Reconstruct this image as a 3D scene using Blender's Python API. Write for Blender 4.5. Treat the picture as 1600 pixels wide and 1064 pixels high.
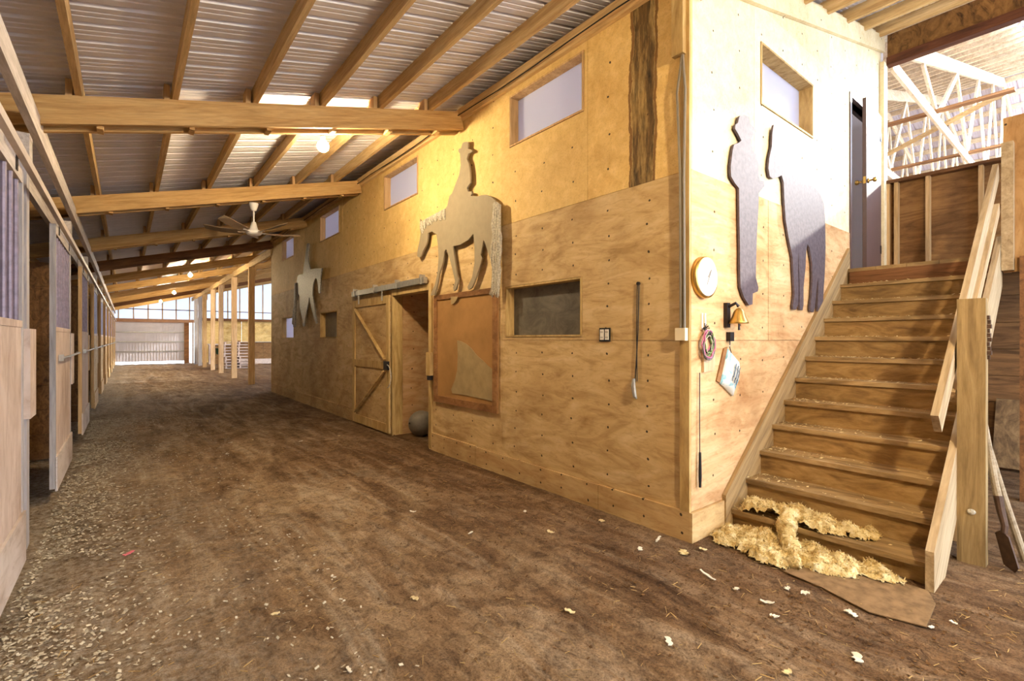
import bpy, math, random
from mathutils import Vector, Matrix, noise

random.seed(7)
SC = bpy.context.scene
for _o in list(bpy.data.objects):
    bpy.data.objects.remove(_o)
COL = SC.collection

# ------------------------------------------------------------------ camera, world, sun, exposure
FPX = 752.0
YAW = math.radians(38.68)
CS, CC = math.sin(YAW), math.cos(YAW)
CAMZ = 1.43
cd = bpy.data.cameras.new('camera')
cd.sensor_width = 36.0
cd.lens = FPX / 1600 * 36
cd.shift_y = -2 / 1600
cd.clip_start = 0.05
cam = bpy.data.objects.new('camera', cd)
cam.location = (0, 0, CAMZ)
cam.rotation_euler = (math.pi / 2, 0, -YAW)
COL.objects.link(cam)
SC.camera = cam

W = bpy.data.worlds.new('sky')
SC.world = W
W.use_nodes = True
W.node_tree.nodes['Background'].inputs[0].default_value = (0.72, 0.84, 1.0, 1)
W.node_tree.nodes['Background'].inputs[1].default_value = 11.0

sd = bpy.data.lights.new('sun', 'SUN')
sd.energy = 5.0
sd.angle = math.radians(1.2)
sd.color = (1.0, 0.95, 0.86)
sun = bpy.data.objects.new('sun', sd)
sun.rotation_euler = Vector((-1, 0.30, -0.42)).to_track_quat('-Z', 'Y').to_euler()
COL.objects.link(sun)

# daylight enters by the big doorway behind the camera: a portal guides the sky sampling there
def portal(name, loc, sx, sy, direction):
    l = bpy.data.lights.new(name, 'AREA')
    l.shape = 'RECTANGLE'; l.size = sx; l.size_y = sy
    l.cycles.is_portal = True
    o = bpy.data.objects.new(name, l)
    o.location = loc
    o.rotation_euler = Vector(direction).to_track_quat('-Z', 'Z').to_euler()
    COL.objects.link(o)
portal('doorway_portal', (4.8, -4.0, 2.0), 5.2, 4.0, (0, 1, 0))
portal('arena_portal', (17.8, 0.7, 4.0), 20.0, 8.2, (0, 1, 0))

VS = SC.view_settings
VS.view_transform = 'Standard'
VS.look = 'None'
VS.gamma = 1.0
VS.use_curve_mapping = False
VS.exposure = 0.25
BULB = 1300.0          # radiance of a bare bulb

# ------------------------------------------------------------------ helpers
def ray(u, v, X=None, Y=None):
    """point of the plane X=.. or Y=.. that a photo pixel shows (used to trace the cut-outs on their wall)"""
    k = (u - 800) / FPX
    dx, dy, dz = CS + k * CC, CC - k * CS, (530 - v) / FPX
    t = X / dx if X is not None else Y / dy
    return (dx * t, dy * t, CAMZ + dz * t)

class MB:
    def __init__(s):
        s.v = []; s.f = []
    def add(s, vs, fs):
        b = len(s.v)
        s.v += [tuple(p) for p in vs]
        s.f += [tuple(b + i for i in f) for f in fs]
        return s
    def box(s, x0, y0, z0, x1, y1, z1):
        vs = [(x, y, z) for z in (z0, z1) for y in (y0, y1) for x in (x0, x1)]
        return s.add(vs, [(0, 2, 3, 1), (4, 5, 7, 6), (0, 1, 5, 4), (2, 6, 7, 3), (0, 4, 6, 2), (1, 3, 7, 5)])
    def bar(s, a, b, w, h, up=(0, 0, 1)):
        """rectangular bar from a to b; w across, h along up"""
        a, b, up = Vector(a), Vector(b), Vector(up)
        d = (b - a).normalized()
        sd_ = d.cross(up).normalized()
        u = sd_.cross(d).normalized()
        vs = []
        for p in (a, b):
            for i, j in ((-1, -1), (1, -1), (1, 1), (-1, 1)):
                vs.append(p + sd_ * (w / 2 * i) + u * (h / 2 * j))
        return s.add(vs, [(0, 3, 2, 1), (4, 5, 6, 7), (0, 1, 5, 4), (1, 2, 6, 5), (2, 3, 7, 6), (3, 0, 4, 7)])
    def tube(s, path, r, n=8, cap=True):
        path = [Vector(p) for p in path]
        rs = r if isinstance(r, (list, tuple)) else [r] * len(path)
        base = len(s.v); prev = None
        for i, p in enumerate(path):
            d = (path[min(i + 1, len(path) - 1)] - path[max(i - 1, 0)]).normalized()
            if prev is None:
                ref = Vector((0, 0, 1)) if abs(d.z) < .9 else Vector((1, 0, 0))
                e1 = d.cross(ref).normalized()
            else:
                e1 = (prev - d * prev.dot(d)).normalized()
            prev = e1
            e2 = d.cross(e1)
            for k in range(n):
                a = 2 * math.pi * k / n
                s.v.append(tuple(p + (e1 * math.cos(a) + e2 * math.sin(a)) * rs[i]))
        for i in range(len(path) - 1):
            for k in range(n):
                a, b = base + i * n + k, base + i * n + (k + 1) % n
                s.f.append((a, b, b + n, a + n))
        if cap:
            s.f.append(tuple(base + k for k in range(n))[::-1])
            s.f.append(tuple(base + (len(path) - 1) * n + k for k in range(n)))
        return s
    def lathe(s, c, prof, n=20, axis='z'):
        """profile [(radius, height)] turned about an axis through c"""
        base = len(s.v)
        for r, h in prof:
            for k in range(n):
                a = 2 * math.pi * k / n
                p = (r * math.cos(a), r * math.sin(a), h)
                if axis == 'y': p = (p[0], p[2], p[1])
                if axis == 'x': p = (p[2], p[0], p[1])
                s.v.append((c[0] + p[0], c[1] + p[1], c[2] + p[2]))
        for i in range(len(prof) - 1):
            for k in range(n):
                a, b = base + i * n + k, base + i * n + (k + 1) % n
                s.f.append((a, b, b + n, a + n))
        s.f.append(tuple(base + k for k in range(n))[::-1])
        s.f.append(tuple(base + (len(prof) - 1) * n + k for k in range(n)))
        return s
    def sphere(s, c, r, nu=16, nv=10, sq=(1, 1, 1)):
        prof = [(max(1e-4, math.sin(math.pi * i / nv)) * r, -math.cos(math.pi * i / nv) * r) for i in range(nv + 1)]
        b = len(s.v)
        s.lathe(c, prof, nu)
        for i in range(b, len(s.v)):
            p = s.v[i]
            s.v[i] = tuple(c[j] + (p[j] - c[j]) * sq[j] for j in range(3))
        return s
    def prism(s, pts, off):
        """closed outline pts (3-D) pushed along the vector off"""
        n = len(pts)
        vs = [Vector(p) for p in pts]
        vs += [p + Vector(off) for p in vs]
        fs = [tuple(range(n)), tuple(range(2 * n - 1, n - 1, -1))]
        fs += [(i, i + n, (i + 1) % n + n, (i + 1) % n) for i in range(n)]
        return s.add(vs, fs)
    def jitter(s, a):
        s.v = [tuple(c + random.uniform(-a, a) for c in p) for p in s.v]
        return s
    def build(s, name, mat, parent=None, smooth=False, loc=None):
        if parent is None and loc is None:
            xs = [p[0] for p in s.v]; ys = [p[1] for p in s.v]; zs = [p[2] for p in s.v]
            loc = ((min(xs) + max(xs)) / 2, (min(ys) + max(ys)) / 2, min(zs))
        org = Vector(loc) if loc is not None else Vector(WL.get(parent.name, (0, 0, 0)))
        me = bpy.data.meshes.new(name)
        me.from_pydata([tuple(Vector(p) - org) for p in s.v], [], s.f)
        me.validate()
        import bmesh
        bm = bmesh.new(); bm.from_mesh(me)
        bmesh.ops.recalc_face_normals(bm, faces=bm.faces)
        bm.to_mesh(me); bm.free()
        if smooth:
            for p in me.polygons: p.use_smooth = True
        me.materials.append(mat)
        o = bpy.data.objects.new(name, me)
        COL.objects.link(o)
        if parent is not None:
            o.parent = parent
            o.location = org - Vector(WL.get(parent.name, (0, 0, 0))) if loc is not None else (0, 0, 0)
        else:
            o.location = org
        WL[o.name] = tuple(org)
        return o
WL = {}      # world position of each object's origin (nothing is rotated after building)

def tag(o, label=None, cat=None, group=None, kind=None):
    if label: o['label'] = label
    if cat: o['category'] = cat
    if group: o['group'] = group
    if kind: o['kind'] = kind
    return o
def empty(name, loc, parent=None):
    o = bpy.data.objects.new(name, None)
    o.empty_display_size = .1
    COL.objects.link(o)
    o.location = loc
    if parent is not None:
        o.parent = parent
        o.location = Vector(loc) - Vector(WL.get(parent.name, (0, 0, 0)))
    WL[o.name] = tuple(loc)
    return o
def thing(name, loc, label, cat, group=None):
    return tag(empty(name, loc), label, cat, group)
def struct(name, loc=(0, 0, 0)):
    return tag(empty(name, loc), kind='structure')
def copy_tree(o, d, parent=None):
    c = o.copy()
    COL.objects.link(c)
    c.parent = parent
    if parent is None:
        c.location = Vector(o.location) + Vector(d)
        WL[c.name] = tuple(Vector(WL[o.name]) + Vector(d))
    for ch in o.children:
        copy_tree(ch, d, c)
    return c

def holed(plane, p, a0, a1, z0, z1, holes, th, out):
    """a sheet in the plane X=p (plane 'x', spans Y a0..a1) or Y=p ('y', spans X); thickness th away from viewer, rectangular holes"""
    hs = [(max(a0, h[0]), min(a1, h[1]), max(z0, h[2]), min(z1, h[3])) for h in holes]
    hs = [h for h in hs if h[1] > h[0] + 1e-6 and h[3] > h[2] + 1e-6]
    A = sorted({a0, a1} | {h[0] for h in hs} | {h[1] for h in hs})
    Z = sorted({z0, z1} | {h[2] for h in hs} | {h[3] for h in hs})
    def solid(i, j):
        if i < 0 or j < 0 or i >= len(A) - 1 or j >= len(Z) - 1: return False
        ca, cz = (A[i] + A[i + 1]) / 2, (Z[j] + Z[j + 1]) / 2
        return not any(h[0] < ca < h[1] and h[2] < cz < h[3] for h in hs)
    m = MB()
    idx = {}
    def V(a, z, d):
        k = (round(a, 5), round(z, 5), d)
        if k not in idx:
            q = p + (th if d else 0)
            m.v.append((q, a, z) if plane == 'x' else (a, q, z))
            idx[k] = len(m.v) - 1
        return idx[k]
    for i in range(len(A) - 1):
        for j in range(len(Z) - 1):
            if not solid(i, j): continue
            b0, b1, y0, y1 = A[i], A[i + 1], Z[j], Z[j + 1]
            m.f.append((V(b0, y0, 0), V(b1, y0, 0), V(b1, y1, 0), V(b0, y1, 0)))
            m.f.append((V(b0, y0, 1), V(b0, y1, 1), V(b1, y1, 1), V(b1, y0, 1)))
            for (di, dj, e) in ((-1, 0, (b0, y0, b0, y1)), (1, 0, (b1, y0, b1, y1)), (0, -1, (b0, y0, b1, y0)), (0, 1, (b0, y1, b1, y1))):
                if not solid(i + di, j + dj):
                    m.f.append((V(e[0], e[1], 0), V(e[2], e[3], 0), V(e[2], e[3], 1), V(e[0], e[1], 1)))
    return m

# ------------------------------------------------------------------ materials
def srgb(r, g, b):
    f = lambda c: (c / 255 / 12.92) if c <= 10 else ((c / 255 + .055) / 1.055) ** 2.4
    return (f(r), f(g), f(b), 1)

class NT:
    def __init__(s, name):
        s.m = bpy.data.materials.new(name); s.m.use_nodes = True
        s.t = s.m.node_tree; s.n = s.t.nodes
        s.b = s.n['Principled BSDF']
        s._pos = None
    def node(s, typ, **kw):
        n = s.n.new(typ)
        for k, v in kw.items(): setattr(n, k, v)
        return n
    def link(s, a, b): s.t.links.new(a, b)
    def pos(s):
        if s._pos is None: s._pos = s.node('ShaderNodeNewGeometry').outputs['Position']
        return s._pos
    def math(s, op, a, b=None, c=None, clamp=False):
        n = s.node('ShaderNodeMath', operation=op); n.use_clamp = clamp
        for i, x in enumerate((a, b, c)):
            if x is None: continue
            if hasattr(x, 'type') or hasattr(x, 'is_linked'): s.link(x, n.inputs[i])
            else: n.inputs[i].default_value = x
        return n.outputs[0]
    def sheared(s, kx):
        sep = s.node('ShaderNodeSeparateXYZ'); s.link(s.pos(), sep.inputs[0])
        cb = s.node('ShaderNodeCombineXYZ')
        s.link(sep.outputs[0], cb.inputs[0]); s.link(sep.outputs[1], cb.inputs[1])
        s.link(s.math('MULTIPLY_ADD', sep.outputs[0], -kx, sep.outputs[2]), cb.inputs[2])
        s._pos = cb.outputs[0]
    def noise(s, scale=(1, 1, 1), sc=1.0, det=6, rough=.6, dist=0., loc=(0, 0, 0), src=None):
        mp = s.node('ShaderNodeMapping'); mp.inputs['Scale'].default_value = scale; mp.inputs['Location'].default_value = loc
        s.link(src if src is not None else s.pos(), mp.inputs['Vector'])
        n = s.node('ShaderNodeTexNoise')
        n.inputs['Scale'].default_value = sc; n.inputs['Detail'].default_value = det
        n.inputs['Roughness'].default_value = rough; n.inputs['Distortion'].default_value = dist
        s.link(mp.outputs[0], n.inputs['Vector'])
        return n.outputs['Fac']
    def ramp(s, fac, stops):
        r = s.node('ShaderNodeValToRGB')
        el = r.color_ramp.elements
        while len(el) < len(stops): el.new(.5)
        for e, (p, c) in zip(el, stops):
            e.position = p; e.color = c
        s.link(fac, r.inputs[0])
        return r.outputs[0]
    def mix(s, fac, a, b, mode='MIX'):
        n = s.node('ShaderNodeMix', data_type='RGBA', blend_type=mode)
        for i, x in ((0, fac), (6, a), (7, b)):
            if hasattr(x, 'is_linked'): s.link(x, n.inputs[i])
            elif i == 0: n.inputs[0].default_value = x
            else: n.inputs[i].default_value = x
        return n.outputs[2]
    def vary(s, col, amt):
        """each piece a little lighter or darker"""
        oi = s.node('ShaderNodeObjectInfo')
        h = s.node('ShaderNodeHueSaturation')
        s.link(s.math('MULTIPLY_ADD', oi.outputs['Random'], amt, 1 - amt / 2), h.inputs['Value'])
        s.link(col, h.inputs['Color'])
        return h.outputs[0]
    def bump(s, fac, st, dist=.01):
        b = s.node('ShaderNodeBump'); b.inputs['Strength'].default_value = st; b.inputs['Distance'].default_value = dist
        s.link(fac, b.inputs['Height']); s.link(b.outputs[0], s.b.inputs['Normal'])
    def out(s, col, rough=.8, metal=0., spec=.3):
        if hasattr(col, 'is_linked'): s.link(col, s.b.inputs['Base Color'])
        else: s.b.inputs['Base Color'].default_value = col
        s.b.inputs['Roughness'].default_value = rough
        s.b.inputs['Metallic'].default_value = metal
        s.b.inputs['Specular IOR Level'].default_value = spec
        return s.m

def nail_mask(n, axis, da, dz, oa=0., oz=0., r=.007):
    """dots on a grid of da x dz metres: heads of nails along the studs"""
    sep = n.node('ShaderNodeSeparateXYZ'); n.link(n.pos(), sep.inputs[0])
    a = sep.outputs['Y' if axis == 'y' else 'X']; z = sep.outputs['Z']
    wob = n.math('MULTIPLY', n.math('SUBTRACT', n.noise(sc=2.3, det=1), .5), .12)
    def fr(x, d, o):
        x = n.math('DIVIDE', n.math('ADD', n.math('ADD', x, o), wob), d)
        x = n.math('SUBTRACT', n.math('FRACT', x), .5)
        return n.math('MULTIPLY', x, d)
    fa, fz = fr(a, da, oa), fr(z, dz, oz)
    d2 = n.math('SQRT', n.math('ADD', n.math('MULTIPLY', fa, fa), n.math('MULTIPLY', fz, fz)))
    return n.math('LESS_THAN', d2, r)

def wood(name, c1, c2, c3=None, scale=(1, 1, 1), sc=3., dist=1.2, rough=.75, vary=.25, bump=.25, det=7, shear=0.):
    n = NT(name)
    if shear: n.sheared(shear)
    f = n.noise(scale, sc, det, .62, dist)
    col = n.ramp(f, [(.32, c1), (.5, c2), (.68, c3 or c2)])
    g = n.noise(tuple(q * 1.0 for q in scale), sc * 5, 4, .7, .3)
    col = n.mix(.55, col, n.ramp(g, [(.35, (.62, .59, .56, 1)), (.6, (1, 1, 1, 1))]), 'MULTIPLY')
    col = n.vary(col, vary)
    n.bump(g, bump, .004)
    return n.out(col, rough)

def sheet(name, c1, c2, c3, axis, scale, sc, dist=1.5, nails=(0.405, .2), nailr=.0095, nailc=(.03, .018, .01, 1), vary=.14, stain=None, rough=.7, ns=.55, dirt=.7, spec=.3):
    """plywood or strand board: swirling grain, blotches, nail heads"""
    n = NT(name)
    f = n.noise(scale, sc, 8, .6, dist)
    col = n.ramp(f, [(.3, c1), (.5, c2), (.7, c3)])
    bl = n.noise((1, 1, 1), 1.1, 5, .6, .6)
    col = n.mix(dirt, col, n.ramp(bl, [(.36, (.62, .54, .46, 1)), (.52, (1, 1, 1, 1))]), 'MULTIPLY')
    fi = n.noise(tuple(q * 2 for q in scale), sc * 3, 5, .7, 1.)
    col = n.mix(.5, col, n.ramp(fi, [(.36, (.68, .6, .52, 1)), (.5, (1, 1, 1, 1))]), 'MULTIPLY')
    if nails:
        m = nail_mask(n, axis, nails[0], nails[1], r=nailr)
        col = n.mix(n.math('MULTIPLY', m, .95), col, nailc)
    col = n.vary(col, vary)
    if stain: col = stain(n, col)
    n.bump(fi, .2, .004)
    return n.out(col, rough, 0., spec)

ply_y = sheet('plywood', srgb(172, 140, 92), srgb(202, 172, 122), srgb(216, 190, 144), 'y', (1, .7, 2.6), 1.7, 2.2)
ply_x = sheet('plywood_stair_side', srgb(196, 150, 105), srgb(214, 176, 130), srgb(226, 194, 150), 'x', (.7, 1, 2.6), 1.7, 2.2, nails=(.405, .28), rough=.95, spec=.05)
def leak(n, col):
    sep = n.node('ShaderNodeSeparateXYZ'); n.link(n.pos(), sep.inputs[0])
    y, z = sep.outputs['Y'], sep.outputs['Z']
    w = n.math('MULTIPLY', n.math('SUBTRACT', n.noise((1, 1, .35), 5, 5, .65), .5), .16)
    d = n.math('ABSOLUTE', n.math('ADD', n.math('SUBTRACT', y, 2.285), w))
    m = n.node('ShaderNodeMapRange'); m.inputs[1].default_value = .13; m.inputs[2].default_value = .09
    n.link(d, m.inputs[0])
    core = n.ramp(n.noise((6, 6, 1.2), 4, 6, .7), [(.35, srgb(34, 24, 14)), (.55, srgb(92, 68, 36)), (.7, srgb(120, 92, 52))])
    so = n.node('ShaderNodeMapRange'); so.inputs[1].default_value = .38; so.inputs[2].default_value = .55; so.inputs[3].default_value = .55; so.inputs[4].default_value = .97
    n.link(n.noise((5, 5, .8), 2.2, 5, .7), so.inputs[0])
    col = n.mix(n.math('MULTIPLY', m.outputs[0], so.outputs[0]), col, core)
    e = n.math('LESS_THAN', n.math('ABSOLUTE', n.math('SUBTRACT', d, .115)), .012)
    return n.mix(n.math('MULTIPLY', e, .75), col, srgb(96, 52, 16))
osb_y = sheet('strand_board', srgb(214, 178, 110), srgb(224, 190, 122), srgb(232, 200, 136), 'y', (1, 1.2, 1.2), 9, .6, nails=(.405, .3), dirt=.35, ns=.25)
osb_leak = sheet('strand_board_leak', srgb(210, 172, 104), srgb(220, 186, 118), srgb(230, 198, 134), 'y', (1, 1.2, 1.2), 9, .6, nails=(.405, .3), dirt=.5, stain=leak)
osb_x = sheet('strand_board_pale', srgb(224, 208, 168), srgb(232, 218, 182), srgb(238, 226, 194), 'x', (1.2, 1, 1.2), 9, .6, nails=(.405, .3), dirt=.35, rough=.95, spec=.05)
ply_far = sheet('plywood_far', srgb(196, 158, 92), srgb(214, 182, 116), srgb(226, 196, 136), 'x', (1, 1, 2), 1.6, 2, nails=None)
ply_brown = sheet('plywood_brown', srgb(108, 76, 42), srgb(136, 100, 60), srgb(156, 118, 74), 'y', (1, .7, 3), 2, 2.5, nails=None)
pale_kick = sheet('pale_kick_strip', srgb(196, 182, 174), srgb(214, 202, 194), srgb(222, 212, 204), 'y', (1, .6, 3), 1, 1, nails=None)
kick = sheet('weathered_kick_board', srgb(176, 140, 92), srgb(196, 164, 114), srgb(206, 178, 130), 'y', (1, .6, 3), 2, 2, nails=(.3, .12))
stallply = sheet('stall_plywood', srgb(194, 174, 162), srgb(212, 194, 182), srgb(222, 206, 196), 'y', (1, 2.5, .6), 1.6, 2, nails=None)

lum_y = wood('lumber_along', srgb(184, 148, 100), srgb(210, 178, 126), srgb(222, 192, 144), (6, .5, 6), 2)
lum_x = wood('lumber_across', srgb(170, 128, 74), srgb(200, 160, 102), srgb(214, 178, 122), (.5, 6, 6), 2, shear=.26)
lum_z = wood('lumber_upright', srgb(172, 136, 90), srgb(198, 162, 114), srgb(212, 178, 132), (6, 6, .5), 2)
pale_z = wood('pale_post', srgb(196, 160, 120), srgb(222, 190, 150), srgb(232, 204, 168), (6, 6, .5), 2)
dark_x = wood('dark_lumber', srgb(92, 60, 34), srgb(126, 84, 48), srgb(146, 102, 60), (.5, 6, 6), 2, shear=.26)
dark_y = wood('dark_lumber_along', srgb(70, 44, 24), srgb(110, 72, 40), srgb(130, 90, 54), (6, .5, 6), 2.2)
grey_z = wood('grey_post', srgb(150, 146, 150), srgb(176, 172, 174), srgb(190, 182, 178), (6, 6, .5), 2)
grey_y = wood('grey_rail', srgb(172, 162, 154), srgb(198, 188, 180), srgb(210, 200, 194), (6, .5, 6), 2)
stair_w = wood('worn_stair_wood', srgb(116, 92, 58), srgb(154, 126, 84), srgb(180, 152, 108), (3, .6, 3), 2.6, rough=.8)
stair_r = wood('riser_plywood', srgb(112, 84, 46), srgb(150, 118, 70), srgb(172, 140, 90), (3, .8, 3), 2.2, 2.)
rail_w = wood('rail_wood', srgb(150, 126, 92), srgb(182, 158, 122), srgb(198, 176, 142), (.5, 5, 5), 2., shear=.83)
newel_w = wood('newel_wood', srgb(118, 96, 62), srgb(146, 122, 82), srgb(164, 140, 98), (6, 6, .6), 2)
door_w = wood('barn_door_wood', srgb(164, 132, 80), srgb(194, 164, 108), srgb(208, 180, 126), (6, 3, .7), 2)
plank_br = wood('brown_plank', srgb(78, 54, 30), srgb(112, 80, 48), srgb(132, 98, 60), (6, .5, 4), 2, 2)
handle_w = wood('tool_handle', srgb(120, 104, 82), srgb(150, 134, 110), srgb(164, 150, 128), (3, 3, 3), 4)
frame_br = wood('board_frame', srgb(112, 74, 40), srgb(140, 98, 58), srgb(156, 114, 72), (4, 1, 2), 3)
truss_w = wood('truss_wood', srgb(206, 182, 148), srgb(226, 206, 174), srgb(236, 218, 190), (.8, 4, 4), 2)
runner_w = wood('runner_wood', srgb(116, 78, 48), srgb(150, 106, 66), srgb(166, 122, 80), (6, .5, 6), 2)

def plain(name, c, rough=.6, metal=0., spec=.4, ns=0., sc=20):
    n = NT(name)
    if ns:
        f = n.noise(sc=sc, det=5)
        lo = tuple(x * (1 - ns) for x in c[:3]) + (1,)
        col = n.ramp(f, [(.35, lo), (.62, c)])
        n.bump(f, .2, .004)
        return n.out(col, rough, metal, spec)
    return n.out(c, rough, metal, spec)
steel = plain('roof_steel', srgb(216, 212, 218), .4, .05, .5, .12, 3)
steel_far = plain('lilac_steel', srgb(214, 208, 224), .5, .1, .5, .1, 3)
white_steel = plain('white_sheet_steel', srgb(214, 208, 214), .5, .0, .4, .1, 3)
cut_grey = plain('grey_painted_plywood', srgb(150, 136, 112), .7, 0, .3, .1, 12)
cut_edge = plain('silver_cutout', srgb(150, 142, 134), .5, .1, .4, .45, 30)
cut_brown = plain('brown_painted_cutout', srgb(98, 86, 92), .62, 0, .16, .35, 26)
hair = plain('bleached_rope', srgb(206, 198, 180), .8, 0, .2, .5, 60)
iron = plain('dark_iron', srgb(52, 46, 46), .5, .6, .5, .3, 30)
bars_m = plain('purple_grey_pipe', srgb(132, 122, 142), .5, .2, .4, .3, 24)
galv = plain('galvanised_steel', srgb(176, 174, 168), .4, .7, .5, .2, 20)
conduit_m = plain('grey_conduit', srgb(130, 122, 110), .5, .3, .4)
cream = plain('cream_plastic', srgb(228, 214, 184), .5)
white_m = plain('white_enamel', srgb(232, 228, 222), .4)
fan_m = plain('fan_blade_brown', srgb(150, 128, 104), .5, 0, .4, .2, 10)
black_m = plain('black_rubber', srgb(22, 20, 20), .7)
green_m = plain('green_plastic', srgb(46, 84, 66), .5)
paper_w = plain('white_scrap', srgb(226, 218, 198), .8, 0, .2, .15, 30)
pink_m = plain('pink_ribbon', srgb(226, 120, 130), .7)
cardboard = plain('orange_fibreboard', srgb(168, 126, 76), .75, 0, .2, .22, 3)
torn = plain('torn_grey_backing', srgb(166, 144, 104), .85, 0, .2, .2, 8)
ball_m = plain('grey_ball', srgb(128, 122, 110), .5, 0, .4, .3, 8)
pallet_m = wood('pallet_wood', srgb(196, 176, 172), srgb(220, 202, 196), srgb(230, 214, 206), (2, 2, 6), 2)
brass = plain('brass', srgb(200, 164, 92), .3, .9, .5)
door_br = plain('dark_brown_door_paint', srgb(92, 72, 72), .35, 0, .6, .12, 8)
snow = plain('trampled_snow', srgb(196, 194, 192), .9, 0, .1, .3, 1.5)
sand = plain('arena_sand', srgb(190, 166, 136), .95, 0, .1, .25, 2)
sole = plain('dusty_cardboard', srgb(136, 110, 80), .95, 0, .05, .4, 14)
blade_m = plain('rusty_steel', srgb(84, 62, 48), .6, .4, .4, .35, 26)
dust_wall = plain('drywall', srgb(222, 220, 226), .85)

def emit(name, col, st):
    n = NT(name)
    n.b.inputs['Base Color'].default_value = col
    n.b.inputs['Emission Color'].default_value = col
    n.b.inputs['Emission Strength'].default_value = st
    return n.m
bulb_m = emit('lit_bulb', (1.0, .80, .50, 1), BULB)
added_tube_m = emit('added_lit_tube', (.84, .88, 1, 1), 190.)  # for the strip lights added behind the panes

def pane_mat(name, col, tl, dirt=0., rough=.2):
    """cloudy glazing: part diffuse, part translucent"""
    n = NT(name)
    c = col
    if dirt:
        f = n.noise((1, 1, 1.4), 4, 8, .75, .8)
        c = n.ramp(f, [(.38, tuple(x * (1 - dirt) for x in col[:3]) + (1,)), (.68, col)])
    n.out(c, rough, 0, .5)
    t = n.node('ShaderNodeBsdfTranslucent')
    if hasattr(c, 'is_linked'): n.link(c, t.inputs[0])
    else: t.inputs[0].default_value = c
    mx = n.node('ShaderNodeMixShader'); mx.inputs[0].default_value = tl
    n.link(n.b.outputs[0], mx.inputs[1]); n.link(t.outputs[0], mx.inputs[2])
    n.link(mx.outputs[0], n.n['Material Output'].inputs[0])
    return n.m
pane_white = pane_mat('cloudy_white_pane', (.80, .82, .95, 1), .6)
pane_dark = pane_mat('dirty_dark_glass', srgb(122, 116, 104), .05, .55, .45)
pane_grey = pane_mat('dusty_grey_glass', srgb(160, 150, 134), .1, .35, .45)
clear_pan = pane_mat('translucent_wall_sheet', (.42, .43, .46, 1), .85)

def dirt_mat():
    n = NT('packed_dirt')
    big = n.noise((1.2, .6, 1), 1.1, 8, .66, 1.6)
    tra = n.noise((3.4, .42, 1), 1.1, 8, .68, 1.8, (3, 1, 0))
    col = n.ramp(big, [(.33, srgb(84, 62, 40)), (.46, srgb(136, 110, 82)), (.58, srgb(176, 152, 122)), (.72, srgb(202, 186, 162))])
    col2 = n.ramp(tra, [(.34, srgb(96, 72, 50)), (.5, srgb(154, 128, 98)), (.66, srgb(206, 192, 170))])
    col = n.mix(.42, col, col2)
    mid = n.noise((1, .85, 1), 11, 9, .78, .9)
    col = n.mix(.75, col, n.ramp(mid, [(.36, (.25, .2, .16, 1)), (.5, (.88, .85, .8, 1)), (.66, (1.3, 1.26, 1.2, 1))]), 'MULTIPLY')
    fine = n.noise((1, 1, 1), 85, 4, .75)
    col = n.mix(.7, col, n.ramp(fine, [(.36, (.42, .36, .3, 1)), (.5, (1, 1, 1, 1)), (.66, (1.35, 1.3, 1.22, 1))]), 'MULTIPLY')
    # brown shade painted along the room's wall, pale trampled bedding by the stalls
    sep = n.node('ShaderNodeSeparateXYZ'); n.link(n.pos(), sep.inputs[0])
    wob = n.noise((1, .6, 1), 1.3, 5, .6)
    shade_bedding_x = n.math('ADD', sep.outputs['X'], n.math('MULTIPLY_ADD', wob, 2.4, -1.2))
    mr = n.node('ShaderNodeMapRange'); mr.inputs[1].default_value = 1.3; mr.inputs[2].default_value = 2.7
    n.link(shade_bedding_x, mr.inputs[0])
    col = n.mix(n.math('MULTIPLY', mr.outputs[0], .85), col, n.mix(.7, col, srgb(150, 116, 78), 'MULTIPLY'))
    md = n.node('ShaderNodeMapRange'); md.inputs[1].default_value = .75; md.inputs[2].default_value = -.35
    n.link(shade_bedding_x, md.inputs[0])
    pale = n.ramp(n.noise((1, 1, 1), 22, 6, .8), [(.36, srgb(64, 44, 26)), (.48, srgb(150, 136, 116)), (.64, srgb(206, 198, 184))])
    col = n.mix(n.math('MULTIPLY', md.outputs[0], .6), col, pale)
    n.bump(n.math('ADD', n.math('MULTIPLY', mid, 1.8), fine), .8, .016)
    return n.out(col, .92, 0, .15)
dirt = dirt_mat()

def fluff_mat():
    n = NT('yellow_insulation')
    f = n.noise(sc=18, det=8, rough=.75)
    col = n.ramp(f, [(.34, srgb(168, 132, 74)), (.5, srgb(222, 198, 140)), (.68, srgb(242, 230, 196))])
    n.bump(n.noise(sc=70, det=6, rough=.8), .8, .01)
    return n.out(col, .95, 0, .1)
fluff = fluff_mat()

def clock_mat():
    return plain('faded_dial', srgb(232, 228, 222), .5, 0, .4, .08, 40)

# ------------------------------------------------------------------ key dimensions
XW, XS, YF, XA = 3.13, -0.53, 1.875, 7.7       # room wall, stall fronts, stair-side wall, arena divider
YEND, YFRONT, YROOM = 35.2, -4.0, 14.49
def zr(x): return 4.13 + .26 * (x - 3.13)        # top of rafters = bottom of purlins
RY = [4.92 + 3.16 * i for i in range(10)]        # rafters
WIN_Z = (3.43, 3.97)
LOW_Z = (1.45, 1.985)
UPW = [(2.90, 3.95), (5.98, 7.10), (9.12, 10.27), (12.27, 13.40)]
LOWW = [(2.92, 4.02), (9.22, 10.27), (12.27, 13.40)]
DOOR = (5.635, 6.75, -.2, 2.08)

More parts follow.
